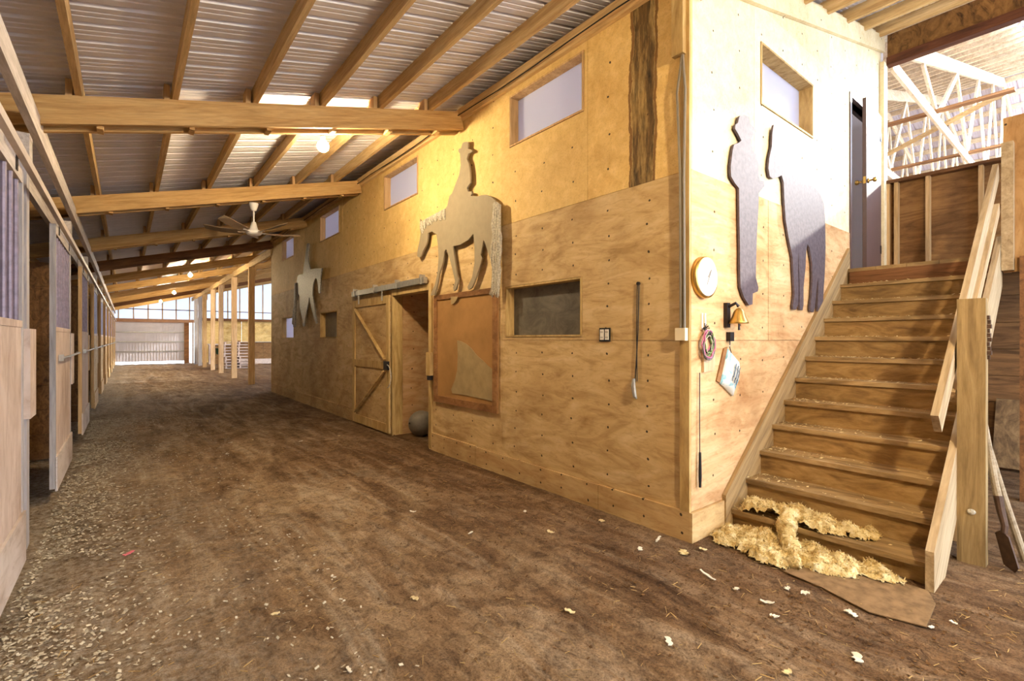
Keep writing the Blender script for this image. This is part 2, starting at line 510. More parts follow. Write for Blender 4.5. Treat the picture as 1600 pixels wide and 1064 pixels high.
# ------------------------------------------------------------------ floor
def axis(segs):
    out = []
    for a, b, st in segs:
        k = max(1, int(round((b - a) / st)))
        out += [a + (b - a) * i / k for i in range(k)]
    return out + [segs[-1][1]]
def floor_z(x, y):
    p = Vector((x, y, 0))
    tr = noise.noise(Vector((x * 3.2, y * .22, 5))) * .022
    z = tr + noise.noise(p * 2.1) * .016 + noise.noise(p * 7) * .010 + noise.noise(p * 23) * .007
    wall = min(1, max(0, abs(x - XW) / .5)) if (y > YF - .3 and y < YROOM + .3) else 1
    st = 1.0 if not (x > 3.0 and y < 2.1) else .45
    return z * (.35 + .65 * wall) * st - .012
xs = axis([(-4.4, -1.0, .4), (-1.0, 4.6, .045), (4.6, 7.8, .12), (7.8, 28.0, 2.0)])
ys = axis([(YFRONT, -1, .5), (-1, .3, .1), (.3, 6.5, .045), (6.5, 12, .09), (12, 20, .25), (20, YEND, .8)])
m = MB()
for y in ys:
    for x in xs:
        m.v.append((x, y, floor_z(x, y)))
nx = len(xs)
for j in range(len(ys) - 1):
    for i in range(nx - 1):
        a = j * nx + i
        m.f.append((a, a + 1, a + 1 + nx, a + nx))
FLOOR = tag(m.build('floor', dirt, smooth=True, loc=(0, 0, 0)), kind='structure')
g = MB(); g.box(-60, -60, -.35, 90, 100, -.12)
tag(g.build('ground', snow), kind='structure')

# ------------------------------------------------------------------ ceiling: sheets, purlins, rafters
CEIL = struct('ceiling')
def sheet_profile(width=.914):
    pts = []
    nr = 4; p = width / nr
    for i in range(nr):
        y = i * p
        pts += [(y, 0), (y + .012, .03), (y + .036, .03), (y + .050, 0)]
        for q in (.10, .155):
            pts += [(y + q - .008, 0), (y + q - .003, .006), (y + q + .010, .006), (y + q + .015, 0)]
    pts.append((width, 0))
    return pts
def roof_sheet(x0, x1, f, mat, name='roof_sheet'):
    pr = sheet_profile()
    m = MB()
    for (y, h) in pr:
        m.v.append((x0, y, f(x0) + h)); m.v.append((x1, y, f(x1) + h))
    for i in range(len(pr) - 1):
        m.f.append((2 * i, 2 * i + 1, 2 * i + 3, 2 * i + 2))
    return m.build(name, mat, CEIL, loc=(0, 0, 0))
def repeat_y(o, y0, y1, st):
    o.location.y = y0
    y = y0 + st
    while y < y1:
        c = o.copy(); COL.objects.link(c); c.parent = o.parent; c.location.y = y
        y += st
repeat_y(roof_sheet(-4.4, XA, lambda x: zr(x) + .142, steel), YFRONT, YEND, .914)
PX = [-.28 + .5925 * i for i in range(-6, 14)]
for x in PX:
    MB().box(x - .02, YFRONT, zr(x), x + .02, YEND, zr(x) + .14).build('purlin', lum_y, CEIL)
def zrb(x): return zr(x) - .105
blk = None
for k, y in enumerate(RY):
    xe = XW - .03 if y < YROOM + .2 else XA - .05
    raf = empty('rafter', (XS, y, 3), CEIL)
    for s in (-.085, .085):
        MB().bar((-4.2, y + s, zrb(-4.2)), (xe, y + s, zrb(xe)), .04, .205, (0, 0, 1)).build('rafter_plank', [lum_x, lum_x, lum_x, dark_x, lum_x][k % 5], raf)
    for x in PX:
        if x < -1.2 or x > xe - .1: continue
        bx = x - .055
        MB().box(bx - .02, y - .09, zr(bx) - .02, bx + .02, y + .05, zr(bx) + .13).build('block', lum_z, raf)
        if k < 3:
            MB().box(x + .1, y - .064, zr(x) - .2, x + .14, y + .064, zr(x) - .03).build('block', lum_x, raf)
# stall-line header and its lower companion, post-line header beyond the room
tag(MB().box(XS + .0, YFRONT, 2.87, XS + .045, YEND, 3.03).build('trim_1', grey_y), kind='structure')
tag(MB().box(-.68, YFRONT, 2.68, -.64, YEND, 2.84).build('trim_2', grey_y), kind='structure')
tag(MB().box(XW - .04, YROOM, 3.74, XW + .02, YEND, 3.94).build('trim_3', lum_y), kind='structure')

# ------------------------------------------------------------------ room wall along the aisle
WR = struct('wall_right')
holes_r = [u + WIN_Z for u in UPW] + [u + LOW_Z for u in LOWW] + [DOOR]
holed('x', XW + .02, YF + .02, YROOM, -.05, 4.2, holes_r, .10, 1).build('wall_core', lum_z, WR)
def panels(parent, plane, p, cols, rows, holes, mat_of, name='plywood_sheet'):
    for (z0, z1) in rows:
        for a0, a1 in zip(cols[:-1], cols[1:]):
            o = random.uniform(0, .003)
            mm = holed(plane, p - o, a0 + .002, a1 - .002, z0 + .002, z1 - .002, holes, .02, 1)
            if mm.f:
                mm.build(name, mat_of(a0, z0), parent)
panels(WR, 'x', XW, [YF, 4.08, 5.635, 6.75, 9.19, 11.63, YROOM], [(.2, 1.42), (1.42, 2.64)], holes_r, lambda a, z: ply_y)
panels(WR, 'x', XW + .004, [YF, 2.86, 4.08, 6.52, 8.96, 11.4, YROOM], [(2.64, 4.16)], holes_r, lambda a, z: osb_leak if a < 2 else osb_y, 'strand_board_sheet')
BB = struct('baseboard_right')
for a0, a1 in ((YF - .01, 2.72), (2.72, 4.55), (4.55, 5.635), (6.75, 9.19), (9.19, 11.63), (11.63, YROOM)):
    MB().box(XW - .022, a0 + .003, -.06, XW, a1 - .003, .2 + random.uniform(-.008, .008)).build('board', kick, BB)
tag(MB().box(XW - .022, YF, .2, XW, YF + .075, 3.9).build('trim_4', door_w), kind='structure')
TP = struct('trim_5')
MB().box(XW - .045, YF, 4.03, XW, YROOM, 4.125).build('plate', lum_y, TP)
MB().box(XW - .085, YF, 4.06, XW - .045, YROOM, 4.135).build('plate', lum_y, TP)
MB().tube([(XW - .09, YF + .1 + .5 * i, 4.05 + .012 * math.sin(i * 1.3)) for i in range(25)], .006, 5).build('cable', black_m, TP)

wn = 0
def window(plane, p, a0, a1, z0, z1, pane, frame=lum_z, depth=.10):
    global wn
    wn += 1
    w = struct('window_%d' % wn, (p, (a0 + a1) / 2, z0) if plane == 'x' else ((a0 + a1) / 2, p, z0))
    def bx(b0, b1, q0, q1, y0, y1):
        return MB().box(q0, b0, y0, q1, b1, y1) if plane == 'x' else MB().box(b0, q0, y0, b1, q1, y1)
    t = .022; e = .004
    bx(a0 + e, a1 - e, p - .006, p + depth + .03, z0 + e, z0 + t).build('sill', frame, w)
    bx(a0 + e, a1 - e, p - .006, p + depth + .03, z1 - t, z1 - e).build('head', frame, w)
    bx(a0 + e, a0 + t, p - .006, p + depth + .03, z0 + t, z1 - t).build('jamb', frame, w)
    bx(a1 - t, a1 - e, p - .006, p + depth + .03, z0 + t, z1 - t).build('jamb', frame, w)
    bx(a0 + t, a1 - t, p + depth, p + depth + .006, z0 + t, z1 - t).build('pane', pane, w)
    return w
for a in UPW: window('x', XW, a[0], a[1], WIN_Z[0], WIN_Z[1], pane_white)
for a, pm in zip(LOWW, (pane_dark, pane_grey, pane_white)):
    window('x', XW, a[0], a[1], LOW_Z[0], LOW_Z[1], pm, door_w)

# inside of the room: unseen tubes added upstairs to brighten the panes, lower entry behind the sliding door
RI = struct('wall_room_inside')
MB().box(XW + .13, YF + .13, 2.2, XA, YROOM, 2.25).build('upper_floor', lum_x, RI)
MB().box(XA - .1, YF, 0, XA, YROOM, 5.2).build('inner_wall', dust_wall, RI)
MB().box(XW, YROOM, -.05, XA, YROOM + .1, 5.0).build('end_wall', ply_far, RI)
MB().add([(XW + .1, YF + .1, 4.2), (XA, YF + .1, 5.3), (XA, YROOM, 5.3), (XW + .1, YROOM, 4.2)], [(0, 1, 2, 3)]).build('inner_ceiling', dust_wall, RI)
MB().box(XW + .13, 8.4, 2.25, XA - .1, 8.5, 5.2).build('partition', dust_wall, RI)
for y in (3.4, 7.0, 10.2, 13.0):
    t = thing('added_tube_light', (5.2, y, 4.3), 'added white strip light inside the upper room, brightening its panes', 'lamp', 'added strip lights behind the panes')
    MB().box(5.15, y - .5, 4.35, 5.25, y + .5, 4.40).build('housing', white_m, t)
    MB().tube([(5.2, y - .5, 4.32), (5.2, y + .5, 4.32)], .018, 8).build('tube', added_tube_m, t)
EN = struct('wall_entry')
MB().box(XW + .12, 6.76, -.05, 6.0, 6.84, 2.2).build('side_panel', ply_x, EN)
MB().box(XW + .12, 5.54, -.05, 6.0, 5.62, 2.2).build('side_panel', ply_x, EN)
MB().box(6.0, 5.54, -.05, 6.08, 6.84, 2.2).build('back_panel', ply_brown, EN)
t = thing('added_tube_light', (3.9, 12.6, 2.0), 'white strip light under the upper floor at the room\'s far end', 'lamp')  # unseen tube added to brighten the far lower pane
MB().box(3.85, 12.1, 2.1, 3.95, 13.1, 2.15).build('housing', white_m, t)
MB().tube([(3.9, 12.1, 2.07), (3.9, 13.1, 2.07)], .018, 8).build('tube', added_tube_m, t)
MB().box(XW + .13, 11.6, -.05, XA - .1, 11.7, 2.2).build('partition', dust_wall, RI)

# sliding barn door with its track and opening trim
D1 = struct('door_1', (XW - .06, 7.5, 0))
dx0, dx1 = XW - .075, XW - .05
ya, yb, za, zb = 6.76, 8.24, .02, 2.09
MB().box(dx1 - .006, ya, za, dx1 + .006, yb, zb).build('door_panel', ply_y, D1)
fr = .1
for nm, q in (('stile', (ya, za, ya + fr, zb)), ('stile', (yb - fr, za, yb, zb)), ('rail', (ya + fr, zb - .12, yb - fr, zb)),
              ('rail', (ya + fr, za, yb - fr, za + .13)), ('rail', (ya + fr, .98, yb - fr, 1.09))):
    MB().box(dx0, q[0] + .001, q[1], dx1 - .007, q[2] - .001, q[3]).build(nm, door_w, D1)
xm = dx0 + .012
MB().bar((xm, yb - fr - .03, zb - .15), (xm, ya + fr + .03, 1.12), .018, .09, (-1, 0, 0)).build('brace', door_w, D1)
MB().bar((xm, ya + fr + .03, .95), (xm, yb - fr - .03, za + .17), .018, .09, (-1, 0, 0)).build('brace', door_w, D1)
for o in D1.children[-2:]: o.data.transform(Matrix.Identity(4))
ltc = MB().box(dx0 - .03, ya - .02, .97, dx0, ya + .13, 1.1).build('latch_plate', iron, D1)
MB().tube([(dx0 - .035, ya - .02 - .13 * math.sin(a), .93 + .12 * math.cos(a) - .05 * (1 - math.cos(a))) for a in [math.pi * i / 8 for i in range(9)]], .008, 6).build('rope_loop', hair, ltc)
for y in (7.0, 7.95):
    MB().box(dx0 - .006, y - .02, 2.02, dx0, y + .02, 2.26).build('hanger', galv, D1)
TR = tag(MB().box(XW - .085, 5.66, 2.17, XW - .03, 8.26, 2.25).build('door_track', galv), 'grey steel sliding track above the braced barn door', 'track')
for y in (5.75, 6.5, 7.3, 8.15):
    MB().box(XW - .095, y - .015, 2.16, XW - .0225, y + .015, 2.29).build('track_bracket', galv, TR)
T6 = struct('trim_6')
MB().box(XW - .028, 5.56, 2.08, XW - .002, 6.76, 2.16).build('head_board', door_w, T6)
MB().box(XW - .026, 5.565, 0, XW - .002, 5.64, 2.08).build('jamb_board', door_w, T6)
MB().box(XW - .024, 6.745, 0, XW + .14, 6.80, 2.08).build('jamb_board', door_w, T6)
MB().box(XW - .085, 5.50, .96, XW - .03, 5.60, 1.26).build('stop_block', door_w, T6)
MB().box(XW - .08, 5.52, .90, XW - .03, 5.58, .96).build('stop_bracket', iron, T6)
bl = thing('ball', (3.42, 6.43, 0), 'large scuffed grey ball on the floor inside the open barn doorway', 'ball')
MB().sphere((3.42, 6.43, .18), .19, 24, 14).build('shell', ball_m, bl, True)
MB().lathe((3.225, 6.43, .2), [(.014, 0), (.014, .012)], 10, 'x').build('valve', black_m, bl)

# ------------------------------------------------------------------ wall beside the stairs
WF = struct('wall_front')
DR2 = (6.42, 7.42, 2.21, 4.25)
WFH = [(4.21, 5.355) + WIN_Z, DR2]
core = holed('y', YF + .02, XW + .02, XA, -.05, 4.2, WFH, .1, 1)
core.build('wall_core', lum_z, WF)
def slope_sheet(x0, x1, z0, y, th, holes, mat, nm):
    mm = holed('y', y, x0 + .002, x1 - .002, z0 + .002, 4.26, holes, th, 1)
    mm.build(nm, mat, WF)
    if x1 > 3.7:
        a = max(x0, 3.62)
        MB().prism([(a + .002, y, 4.26), (x1 - .002, y, 4.26), (x1 - .002, y, zr(x1) + .1), (a + .002, y, max(4.262, zr(a) + .1))], (0, th, 0)).build(nm, mat, WF)
panels(WF, 'y', YF, [XW, 5.57, XA], [(.2, 1.42)], WFH, lambda a, z: ply_x)
panels(WF, 'y', YF, [XW, 4.35, 6.78, XA], [(1.42, 2.64)], WFH, lambda a, z: ply_x)
for a0, a1 in ((XW, 4.1), (4.1, 5.8), (5.8, 6.9), (6.9, XA)):
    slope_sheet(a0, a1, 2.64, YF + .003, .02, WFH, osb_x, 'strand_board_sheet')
slope_core = MB().prism([(3.5, YF + .03, 4.2), (XA, YF + .03, 4.2), (XA, YF + .03, zr(XA) + .13), (3.5, YF + .03, zr(3.5) + .1)], (0, .06, 0)).build('gable_core', lum_z, WF)
BF = struct('baseboard_front')
MB().box(XW - .02, YF - .022, -.06, 3.62, YF - .001, .2).build('board', kick, BF)
T7 = MB().bar((XW + .25, YF - .018, zr(XW + .25) - .06), (XA - .06, YF - .018, zr(XA - .06) - .06), .034, .2).build('trim_7', osb_x)
tag(T7, kind='structure')
window('y', YF, 4.21, 5.355, WIN_Z[0], WIN_Z[1], pane_white, door_w, .12)
tag(MB().box(XA - .16, YF - .05, 2.22, XA - .02, YF - .002, 4.98).build('trim_8', osb_x), kind='structure')

# door at the head of the stairs, ajar
D2 = struct('door_2', (6.9, YF, 2.22))
MB().box(6.42, YF - .012, 2.22, 6.46, YF + .13, 4.25).build('jamb', door_br, D2)
MB().box(7.38, YF - .012, 2.22, 7.42, YF + .13, 4.25).build('jamb', door_br, D2)
MB().box(6.46, YF - .012, 4.2, 7.38, YF + .13, 4.25).build('head', door_br, D2)
ang = math.radians(3.5)
ux, uy = -math.cos(ang), -math.sin(ang)
hx, hy = 7.39, YF - .015
def dpt(d, o): return (hx + ux * d + uy * o, hy + uy * d - ux * o * -1 * -1)
def leaf_prism(d0, d1, o0, o1, z0, z1):
    nrm = Vector((uy, -ux, 0)) * -1      # points towards the stairs
    base = Vector((hx, hy, 0)); u_ = Vector((ux, uy, 0))
    P = [base + u_ * d0 + nrm * o0, base + u_ * d1 + nrm * o0, base + u_ * d1 + nrm * o1, base + u_ * d0 + nrm * o1]
    return MB().prism([(p.x, p.y, z0) for p in P], (0, 0, z1 - z0))
lf = leaf_prism(0, .74, 0, .04, 2.24, 4.22).build('leaf', door_br, D2)
nrm = Vector((uy, -ux, 0)) * -1
kp = Vector((hx, hy, 3.27)) + Vector((ux, uy, 0)) * .68
for s, o0 in ((1, .04), (-1, 0)):
    p0 = kp + nrm * o0
    MB().tube([p0, p0 + nrm * s * .012, p0 + nrm * s * .014, p0 + nrm * s * .045, p0 + nrm * s * .05, p0 + nrm * s * .075, p0 + nrm * s * .085], [.03, .03, .012, .012, .026, .03, .016], 12).build('knob', brass, lf, True)
leaf_prism(.738, .743, .008, .032, 3.23, 3.31).build('strike_plate', brass, lf)
for z in (2.5, 3.9):
    leaf_prism(.0, .05, .04, .045, z, z + .1).build('hinge', iron, lf)
MB().box(6.3, YF + .9, 2.25, 7.5, YF + .95, 4.3).build('inner_screen', door_br, D2)

# ------------------------------------------------------------------ stairs, landing, railing
ST = thing('staircase', (4.9, 1.25, 0), 'worn wooden staircase climbing beside the pale wall to a landing', 'staircase')
SX0, RUN, RISE, Z1, Y0, Y1 = 3.665, .2368, .1896, .125, .68, YF - .035
NS = 12
for i in range(NS):
    x = SX0 + RUN * i
    zt = Z1 + RISE * i
    zbm = -.03 if i == 0 else Z1 + RISE * (i - 1)
    MB().box(x, Y0, zbm, x + .02, Y1, zt - .038).build('riser', stair_r, ST)
    if i < NS - 1:
        mm = MB().box(x - .025, Y0 - (.0 if i else 0), zt - .036, x + RUN + .018, Y1, zt)
        mm.v = [(a, b, c + random.uniform(-.003, .003)) for a, b, c in mm.v]
        mm.build('tread', stair_w, ST)
ZL = Z1 + RISE * (NS - 1)
for i in range(6):
    y0 = .3 + i * .257
    MB().box(6.34 if y0 < .62 else SX0 + RUN * (NS - 1) - .02, y0 + .002, ZL - .036, XA - .06, y0 + .255, ZL).build('landing_plank', stair_w, ST)
def sk(x, dz): return Z1 + RISE * ((x - SX0) / RUN) + dz
def skirt(y, th, lo, hi, x0, x1, nm, mat):
    pts = [(x0, y, max(-.03, sk(x0, lo))), (x1, y, sk(x1, lo)), (x1, y, sk(x1, hi)), (x0, y, sk(x0, hi))]
    if sk(x0, lo) < -.03:
        xf = SX0 + RUN * ((-.03 - lo - Z1) / RISE)
        pts = [(x0, y, -.03), (xf, y, -.03), (x1, y, sk(x1, lo)), (x1, y, sk(x1, hi)), (x0, y, sk(x0, hi))]
    MB().prism(pts, (0, th, 0)).build(nm, mat, ST)
skirt(YF - .034, .03, -.28, .20, 3.56, 6.32, 'wall_stringer', wood('stringer_wood', srgb(128, 104, 70), srgb(164, 136, 94), srgb(184, 156, 112), (.5, 5, 5), 2., shear=.8))
skirt(.635, .04, -.30, .16, 3.58, 6.28, 'outer_stringer', rail_w)
MB().box(4.62, .66, -.03, 4.72, .75, .75).build('support_leg', lum_z, ST)
MB().box(6.2, .42, -.03, 6.29, .52, ZL - .04).build('support_leg', dark_x, ST)
MB().box(6.22, .64, ZL - .2, 6.27, YF - .06, ZL - .04).build('landing_joist', dark_y, ST)

RL = thing('stair_railing', (4.3, .55, 0), 'rough board handrail with a thick newel post on the open side of the stairs', 'railing')
MB().box(4.21, .50, -.04, 4.30, .635, 1.69).build('newel_post', newel_w, RL)
MB().box(6.16, .555, 2.05, 6.25, .632, 3.2).build('top_post', rail_w, RL)
def hr(x): return 1.0 + .86 * (x - 3.81)
MB().bar((3.80, .665, hr(3.80) - .07), (6.17, .665, hr(6.17) - .07), .038, .14).build('handrail', rail_w, RL)
MB().bar((4.24, .66, 1.05), (6.17, .66, 2.62), .038, .089).build('middle_rail', rail_w, RL)
stp = MB()
for i in range(10):
    z = 1.58 - i * .028
    stp.box(4.25 + .012 * (i % 2), .488 - .004 * (i % 3), z - .026, 4.285 + .008 * ((i + 1) % 2), .4995, z)
stp.build('strap_coil', blade_m, RL)
MB().sphere((4.205, .565, .33), .018, 8, 6, (.6, 1.2, 1)).build('twine_knot', hair, RL)

# ------------------------------------------------------------------ divider to the arena, guard panel, header
WA = struct('wall_divider')
MB().box(XA + .04, -7.0, -.1, XA + .06, YF, 3.45).build('sheathing', ply_brown, WA)  # unseen run past the stairs lengthened to keep sun off the floor
for y in (YF - .06, 1.73, 1.42, .95, .4, -.2):
    MB().box(XA - .05, y - .02, ZL + .01, XA + .038, y + .02, 3.43).build('stud', lum_z, WA)
MB().box(XA - .07, -7.0, 3.43, XA + .09, YF - .05, 3.47).build('cap_board', dark_y, WA)
MB().box(XA - .05, -.5, ZL + .0, XA + .03, YF - .05, ZL + .04).build('sole_plate', lum_y, WA)
for i in range(7):
    z0 = i * .3 + .12
    MB().box(XA - .01, -1.5, z0 + .003, XA + .03, YF, z0 + .297).build('plank', plank_br, WA)
MB().box(XA - .1, -2, -.03, XA + .03, YF, .1).build('sill_beam', dark_y, WA)
GP = struct('wall_landing_guard')
MB().box(6.26, .12, 2.04, 6.28, .63, 3.45).build('guard_panel', sheet('guard_plywood', srgb(138, 100, 56), srgb(164, 124, 76), srgb(176, 138, 90), 'y', (1, 2.6, .7), 1.6, 2.2, nails=(.25, .4)), GP)
MB().box(6.285, .12, 2.04, 6.33, .17, 3.43).build('stud', lum_z, GP)
MB().box(6.285, .58, 2.04, 6.33, .63, 3.43).build('stud', lum_z, GP)
HD = struct('trim_9')
MB().box(XA - .02, -1.2, 5.075, XA + .03, YF - .05, 5.36).build('upper_beam', wood('stained_beam', srgb(58, 36, 16), srgb(124, 88, 46), srgb(146, 108, 62), (6, 2.4, 1.6), 2, 2.4), HD)
MB().box(XA - .06, -1.2, 4.955, XA + .05, YF - .05, 5.06).build('lower_beam', wood('red_brown_beam', srgb(70, 38, 24), srgb(96, 56, 36), srgb(110, 68, 44), (6, .6, 6), 2), HD)
pb = tag(MB().prism([(7.46, .84, .03), (7.46, .1, .03), (7.62, .1, .76), (7.62, .82, .76)], (.025, 0, .005)).build('leaning_board', wood('mouldy_board', srgb(84, 62, 40), srgb(124, 98, 66), srgb(150, 122, 86), (2, 2, 1), 3, 2)), 'mottled plywood offcut leaning against the planks under the landing', 'board')

# ------------------------------------------------------------------ riding arena beyond
def za_(x): return 5.30 + .285 * (x - XA) if x < 18 else 5.30 + .285 * (18 - XA) - .285 * (x - 18)
repeat_y(roof_sheet(XA + .02, 18, lambda x: za_(x) + .18, steel_far), .9, 14, .914)
repeat_y(roof_sheet(18, 28.2, lambda x: za_(x) + .18, steel_far), .9, 14, .914)
repeat_y(roof_sheet(XA + .02, 18, lambda x: za_(x) + .18, steel_far), 14.6, YEND, .914)
x = XA + .3
while x < 28:
    MB().box(x - .02, .9, za_(x) + .04, x + .02, YEND, za_(x) + .175).build('arena_purlin', truss_w, CEIL)
    x += .6
def truss(y):
    t = thing('roof_truss', (XA, y, 5), 'pale timber roof truss spanning the riding arena', 'truss', 'trusses over the riding arena')
    def br(nm, a, b, h=.09, mt=truss_w):
        MB().bar((a[0], y, a[1]), (b[0], y, b[1]), .04, h).build(nm, mt, t)
    br('top_chord', (XA + .05, za_(XA + .05) - .07), (18, za_(18) - .07), .22)
    br('top_chord', (18, za_(18) - .07), (28.2, za_(28.2) - .07), .22)
    br('bottom_chord', (XA + .05, 5.0), (28.2, 5.0), .15)
    tops = [9.4, 11.95, 14.2, 16.2, 18, 19.8, 21.8, 24.05, 26.6]
    bots = [10.35, 12.9, 15.2, 17.2, 18.8, 20.8, 23.1, 25.6]
    for i, b in enumerate(bots):
        br('web', (tops[i], za_(tops[i]) - .19), (b, 5.08))
        br('web', (b, 5.08), (tops[i + 1], za_(tops[i + 1]) - .19))
    return t
t0 = truss(1.80)
for i in range(1, 8): copy_tree(t0, (0, 1.22 * i, 0))
t0['label'] = 'pale roof truss over the arena in line with the stair-side wall'
for xx in (10.2, 12.95, 15.3, 18.9):
    tag(MB().box(xx - .06, .9, 5.085, xx + .06, 13, 5.125).build('truss_runner', runner_w), 'brown runner board lying across the truss bottom chords', 'board', 'runner boards on the trusses')
tag(MB().bar((10.4, .95, 5.2), (13.2, 4.1, 5.2), .1, .04).build('diagonal_brace', lum_y), 'yellow diagonal brace board laid flat over the trusses', 'board')
AW = struct('wall_arena')
for i in range(12):
    y0 = .9 + i * 2.9
    MB().box(28.2, y0, 0, 28.25, y0 + 2.88, 2.4).build('lower_sheet', ply_far, AW)
    MB().box(28.2, y0, 2.4, 28.25, y0 + 2.88, 5.2).build('upper_sheet', clear_pan, AW)

# ------------------------------------------------------------------ far end
WB = struct('wall_back')
for i in range(18):     # upper cladding: translucent sheets
    x0 = -4.4 + i * .672
    if x0 + .67 > XA: break
    MB().prism([(x0, YEND, 2.62), (x0 + .67, YEND, 2.62), (x0 + .67, YEND, zr(x0 + .67) + .14), (x0, YEND, zr(x0) + .14)], (0, .01, 0)).build('translucent_sheet', clear_pan, WB)
for i in range(18):
    x0 = -4.4 + i * .672
    MB().box(x0 - .03, YEND - .1, 2.62, x0 + .03, YEND - .005, zr(x0)).build('stud', lum_z, WB)
MB().box(-4.4, YEND - .1, 3.15, XA, YEND - .06, 3.2).build('girt', dark_x, WB)
MB().box(-4.4, YEND - .12, 2.42, 3.3, YEND, 2.62).build('header', wood('pinkish_header', srgb(150, 110, 84), srgb(176, 134, 104), srgb(190, 150, 120), (.5, 6, 6), 2), WB)
MB().box(3.3, YEND - .14, 2.58, XA + 8, YEND, 2.74).build('header', dark_x, WB)
for i in range(5):
    x0 = 3.35 + i * 2.44
    MB().box(x0, YEND - .05, -.05, x0 + 2.43, YEND, 2.58).build('plywood_sheet', ply_far, WB)
for i in range(9):
    x0 = XA + i * 2.3
    MB().box(x0, YEND, 2.7, x0 + 2.28, YEND + .01, 6.0).build('translucent_sheet', clear_pan, WB)
MB().box(-4.4, YEND - .05, -.05, -.62, YEND, 2.42).build('plywood_sheet', ply_brown, WB)
D3 = struct('door_3', (1.1, YEND + .05, .1))
for i in range(8):
    x0 = -.55 + i * .42
    mm = MB()
    for q in range(3):
        a = x0 + q * .14
        mm.box(a, YEND + .03, .13, a + .125, YEND + .05, 2.5)
        mm.box(a + .125, YEND + .015, .13, a + .14, YEND + .05, 2.5)
    mm.build('door_sheet', white_steel, D3)
for z in (.72, 1.28, 1.84):
    MB().box(-.55, YEND - .02, z - .03, 2.8, YEND + .013, z + .03).build('girt', galv, D3)
MB().box(2.72, YEND - .06, -.05, 2.98, YEND + .02, 2.42).build('jamb', dark_x, D3)
MB().box(3.12, YEND - .08, -.05, 3.2, YEND + .0, 2.42).build('jamb', dark_x, D3)
MB().box(-.62, YEND - .06, -.05, -.5, YEND + .02, 2.42).build('jamb', lum_z, D3)

for i, y in enumerate([17.3, 20.5, 23.7, 26.2, 29.2, 31.2, 33.2]):
    mt = [lum_z, pale_z, pale_z, pale_z, lum_z, grey_z, grey_z][i]
    lb = ['brown timber post holding the header, next to the plywood room', 'pale timber post carrying the header across the aisle edge', 'pale timber post carrying the header across the aisle edge', 'pale timber post carrying the header across the aisle edge', 'short brown post in the row near the far door', 'grey timber post in the row near the far door', 'grey timber post in the row near the far door'][i]
    t = thing('support_post', (XW, y, 0), lb, 'post', 'posts under the header beyond the room')
    w = .085
    MB().box(XW - w, y - .07, -.05, XW + w, y + .07, 3.74).build('shaft', mt, t)
    MB().box(XW + w, y - .05, 3.45, XW + w + .04, y + .05, 3.94).build('cleat', lum_z, t)

# stack of pallets, pen wall, bucket beyond the posts
PC = Vector((4.35, 27.4, 0))
for k in range(9):
    t = thing('pallet', (PC.x, PC.y, k * .145), 'bleached wooden pallet %s' % ('on top of the stack beyond the posts' if k == 8 else 'at the bottom of the stack beyond the posts' if k == 0 else 'in the stack beyond the posts'), 'pallet', 'stacked pallets')
    ox, oy = random.uniform(-.05, .05), random.uniform(-.04, .04)
    z = k * .145
    for q in (-.6, 0, .6):
        MB().box(PC.x + ox + q - .03, PC.y + oy - .5, z + .02, PC.x + ox + q + .03, PC.y + oy + .5, z + .118).build('stringer', pallet_m, t)
    for q in range(5):
        yb_ = PC.y + oy - .5 + q * .225
        MB().box(PC.x + ox - .65, yb_, z + .119, PC.x + ox + .65, yb_ + .1, z + .14).build('deck_board', pallet_m, t)
    for q in (0, 2, 4):
        yb_ = PC.y + oy - .5 + q * .225
        MB().box(PC.x + ox - .65, yb_, z, PC.x + ox + .65, yb_ + .1, z + .019).build('bottom_board', pallet_m, t)
t = thing('pen_wall', (6.5, 31.5, 0), 'low brown plywood pen wall with end post beyond the pallets', 'partition')
for i in range(3):
    MB().box(5.1 + i * 1.22, 31.48, .28, 6.31 + i * 1.22, 31.52, 1.25).build('plywood_sheet', ply_brown, t)
MB().box(5.1, 31.46, -.02, 8.7, 31.53, .28).build('kick_board', stallply, t)
MB().box(5.0, 31.42, -.05, 5.1, 31.55, 1.35).build('post', dark_x, t)
MB().box(5.05, 31.44, 1.25, 8.8, 31.56, 1.29).build('top_rail', grey_y, t)
t = thing('feed_bin', (4.1, 33.0, 0), 'brown plywood bin with pale rim against the far wall', 'bin')
MB().box(3.75, 32.7, -.03, 5.0, 33.3, 1.1).build('box', ply_brown, t)
MB().box(3.7, 32.65, 1.1, 5.05, 33.35, 1.16).build('rim', pallet_m, t)
MB().box(3.72, 32.66, -.03, 3.84, 32.7, 1.1).build('corner_post', pallet_m, t)
t = thing('bucket', (4.15, 32.4, .55), 'dark green bucket hanging on the front of the plywood bin', 'bucket')
MB().lathe((4.2, 32.50, .55), [(.13, 0), (.15, .05), (.18, .34), (.19, .34), (.19, .36), (.165, .36), (.14, .06)], 18).build('body', green_m, t, True)
MB().tube([(4.2 - .18 * math.cos(a), 32.5, .9 + .2 * math.sin(a)) for a in [math.pi * i / 10 for i in range(11)]], .006, 6).build('handle', galv, t)

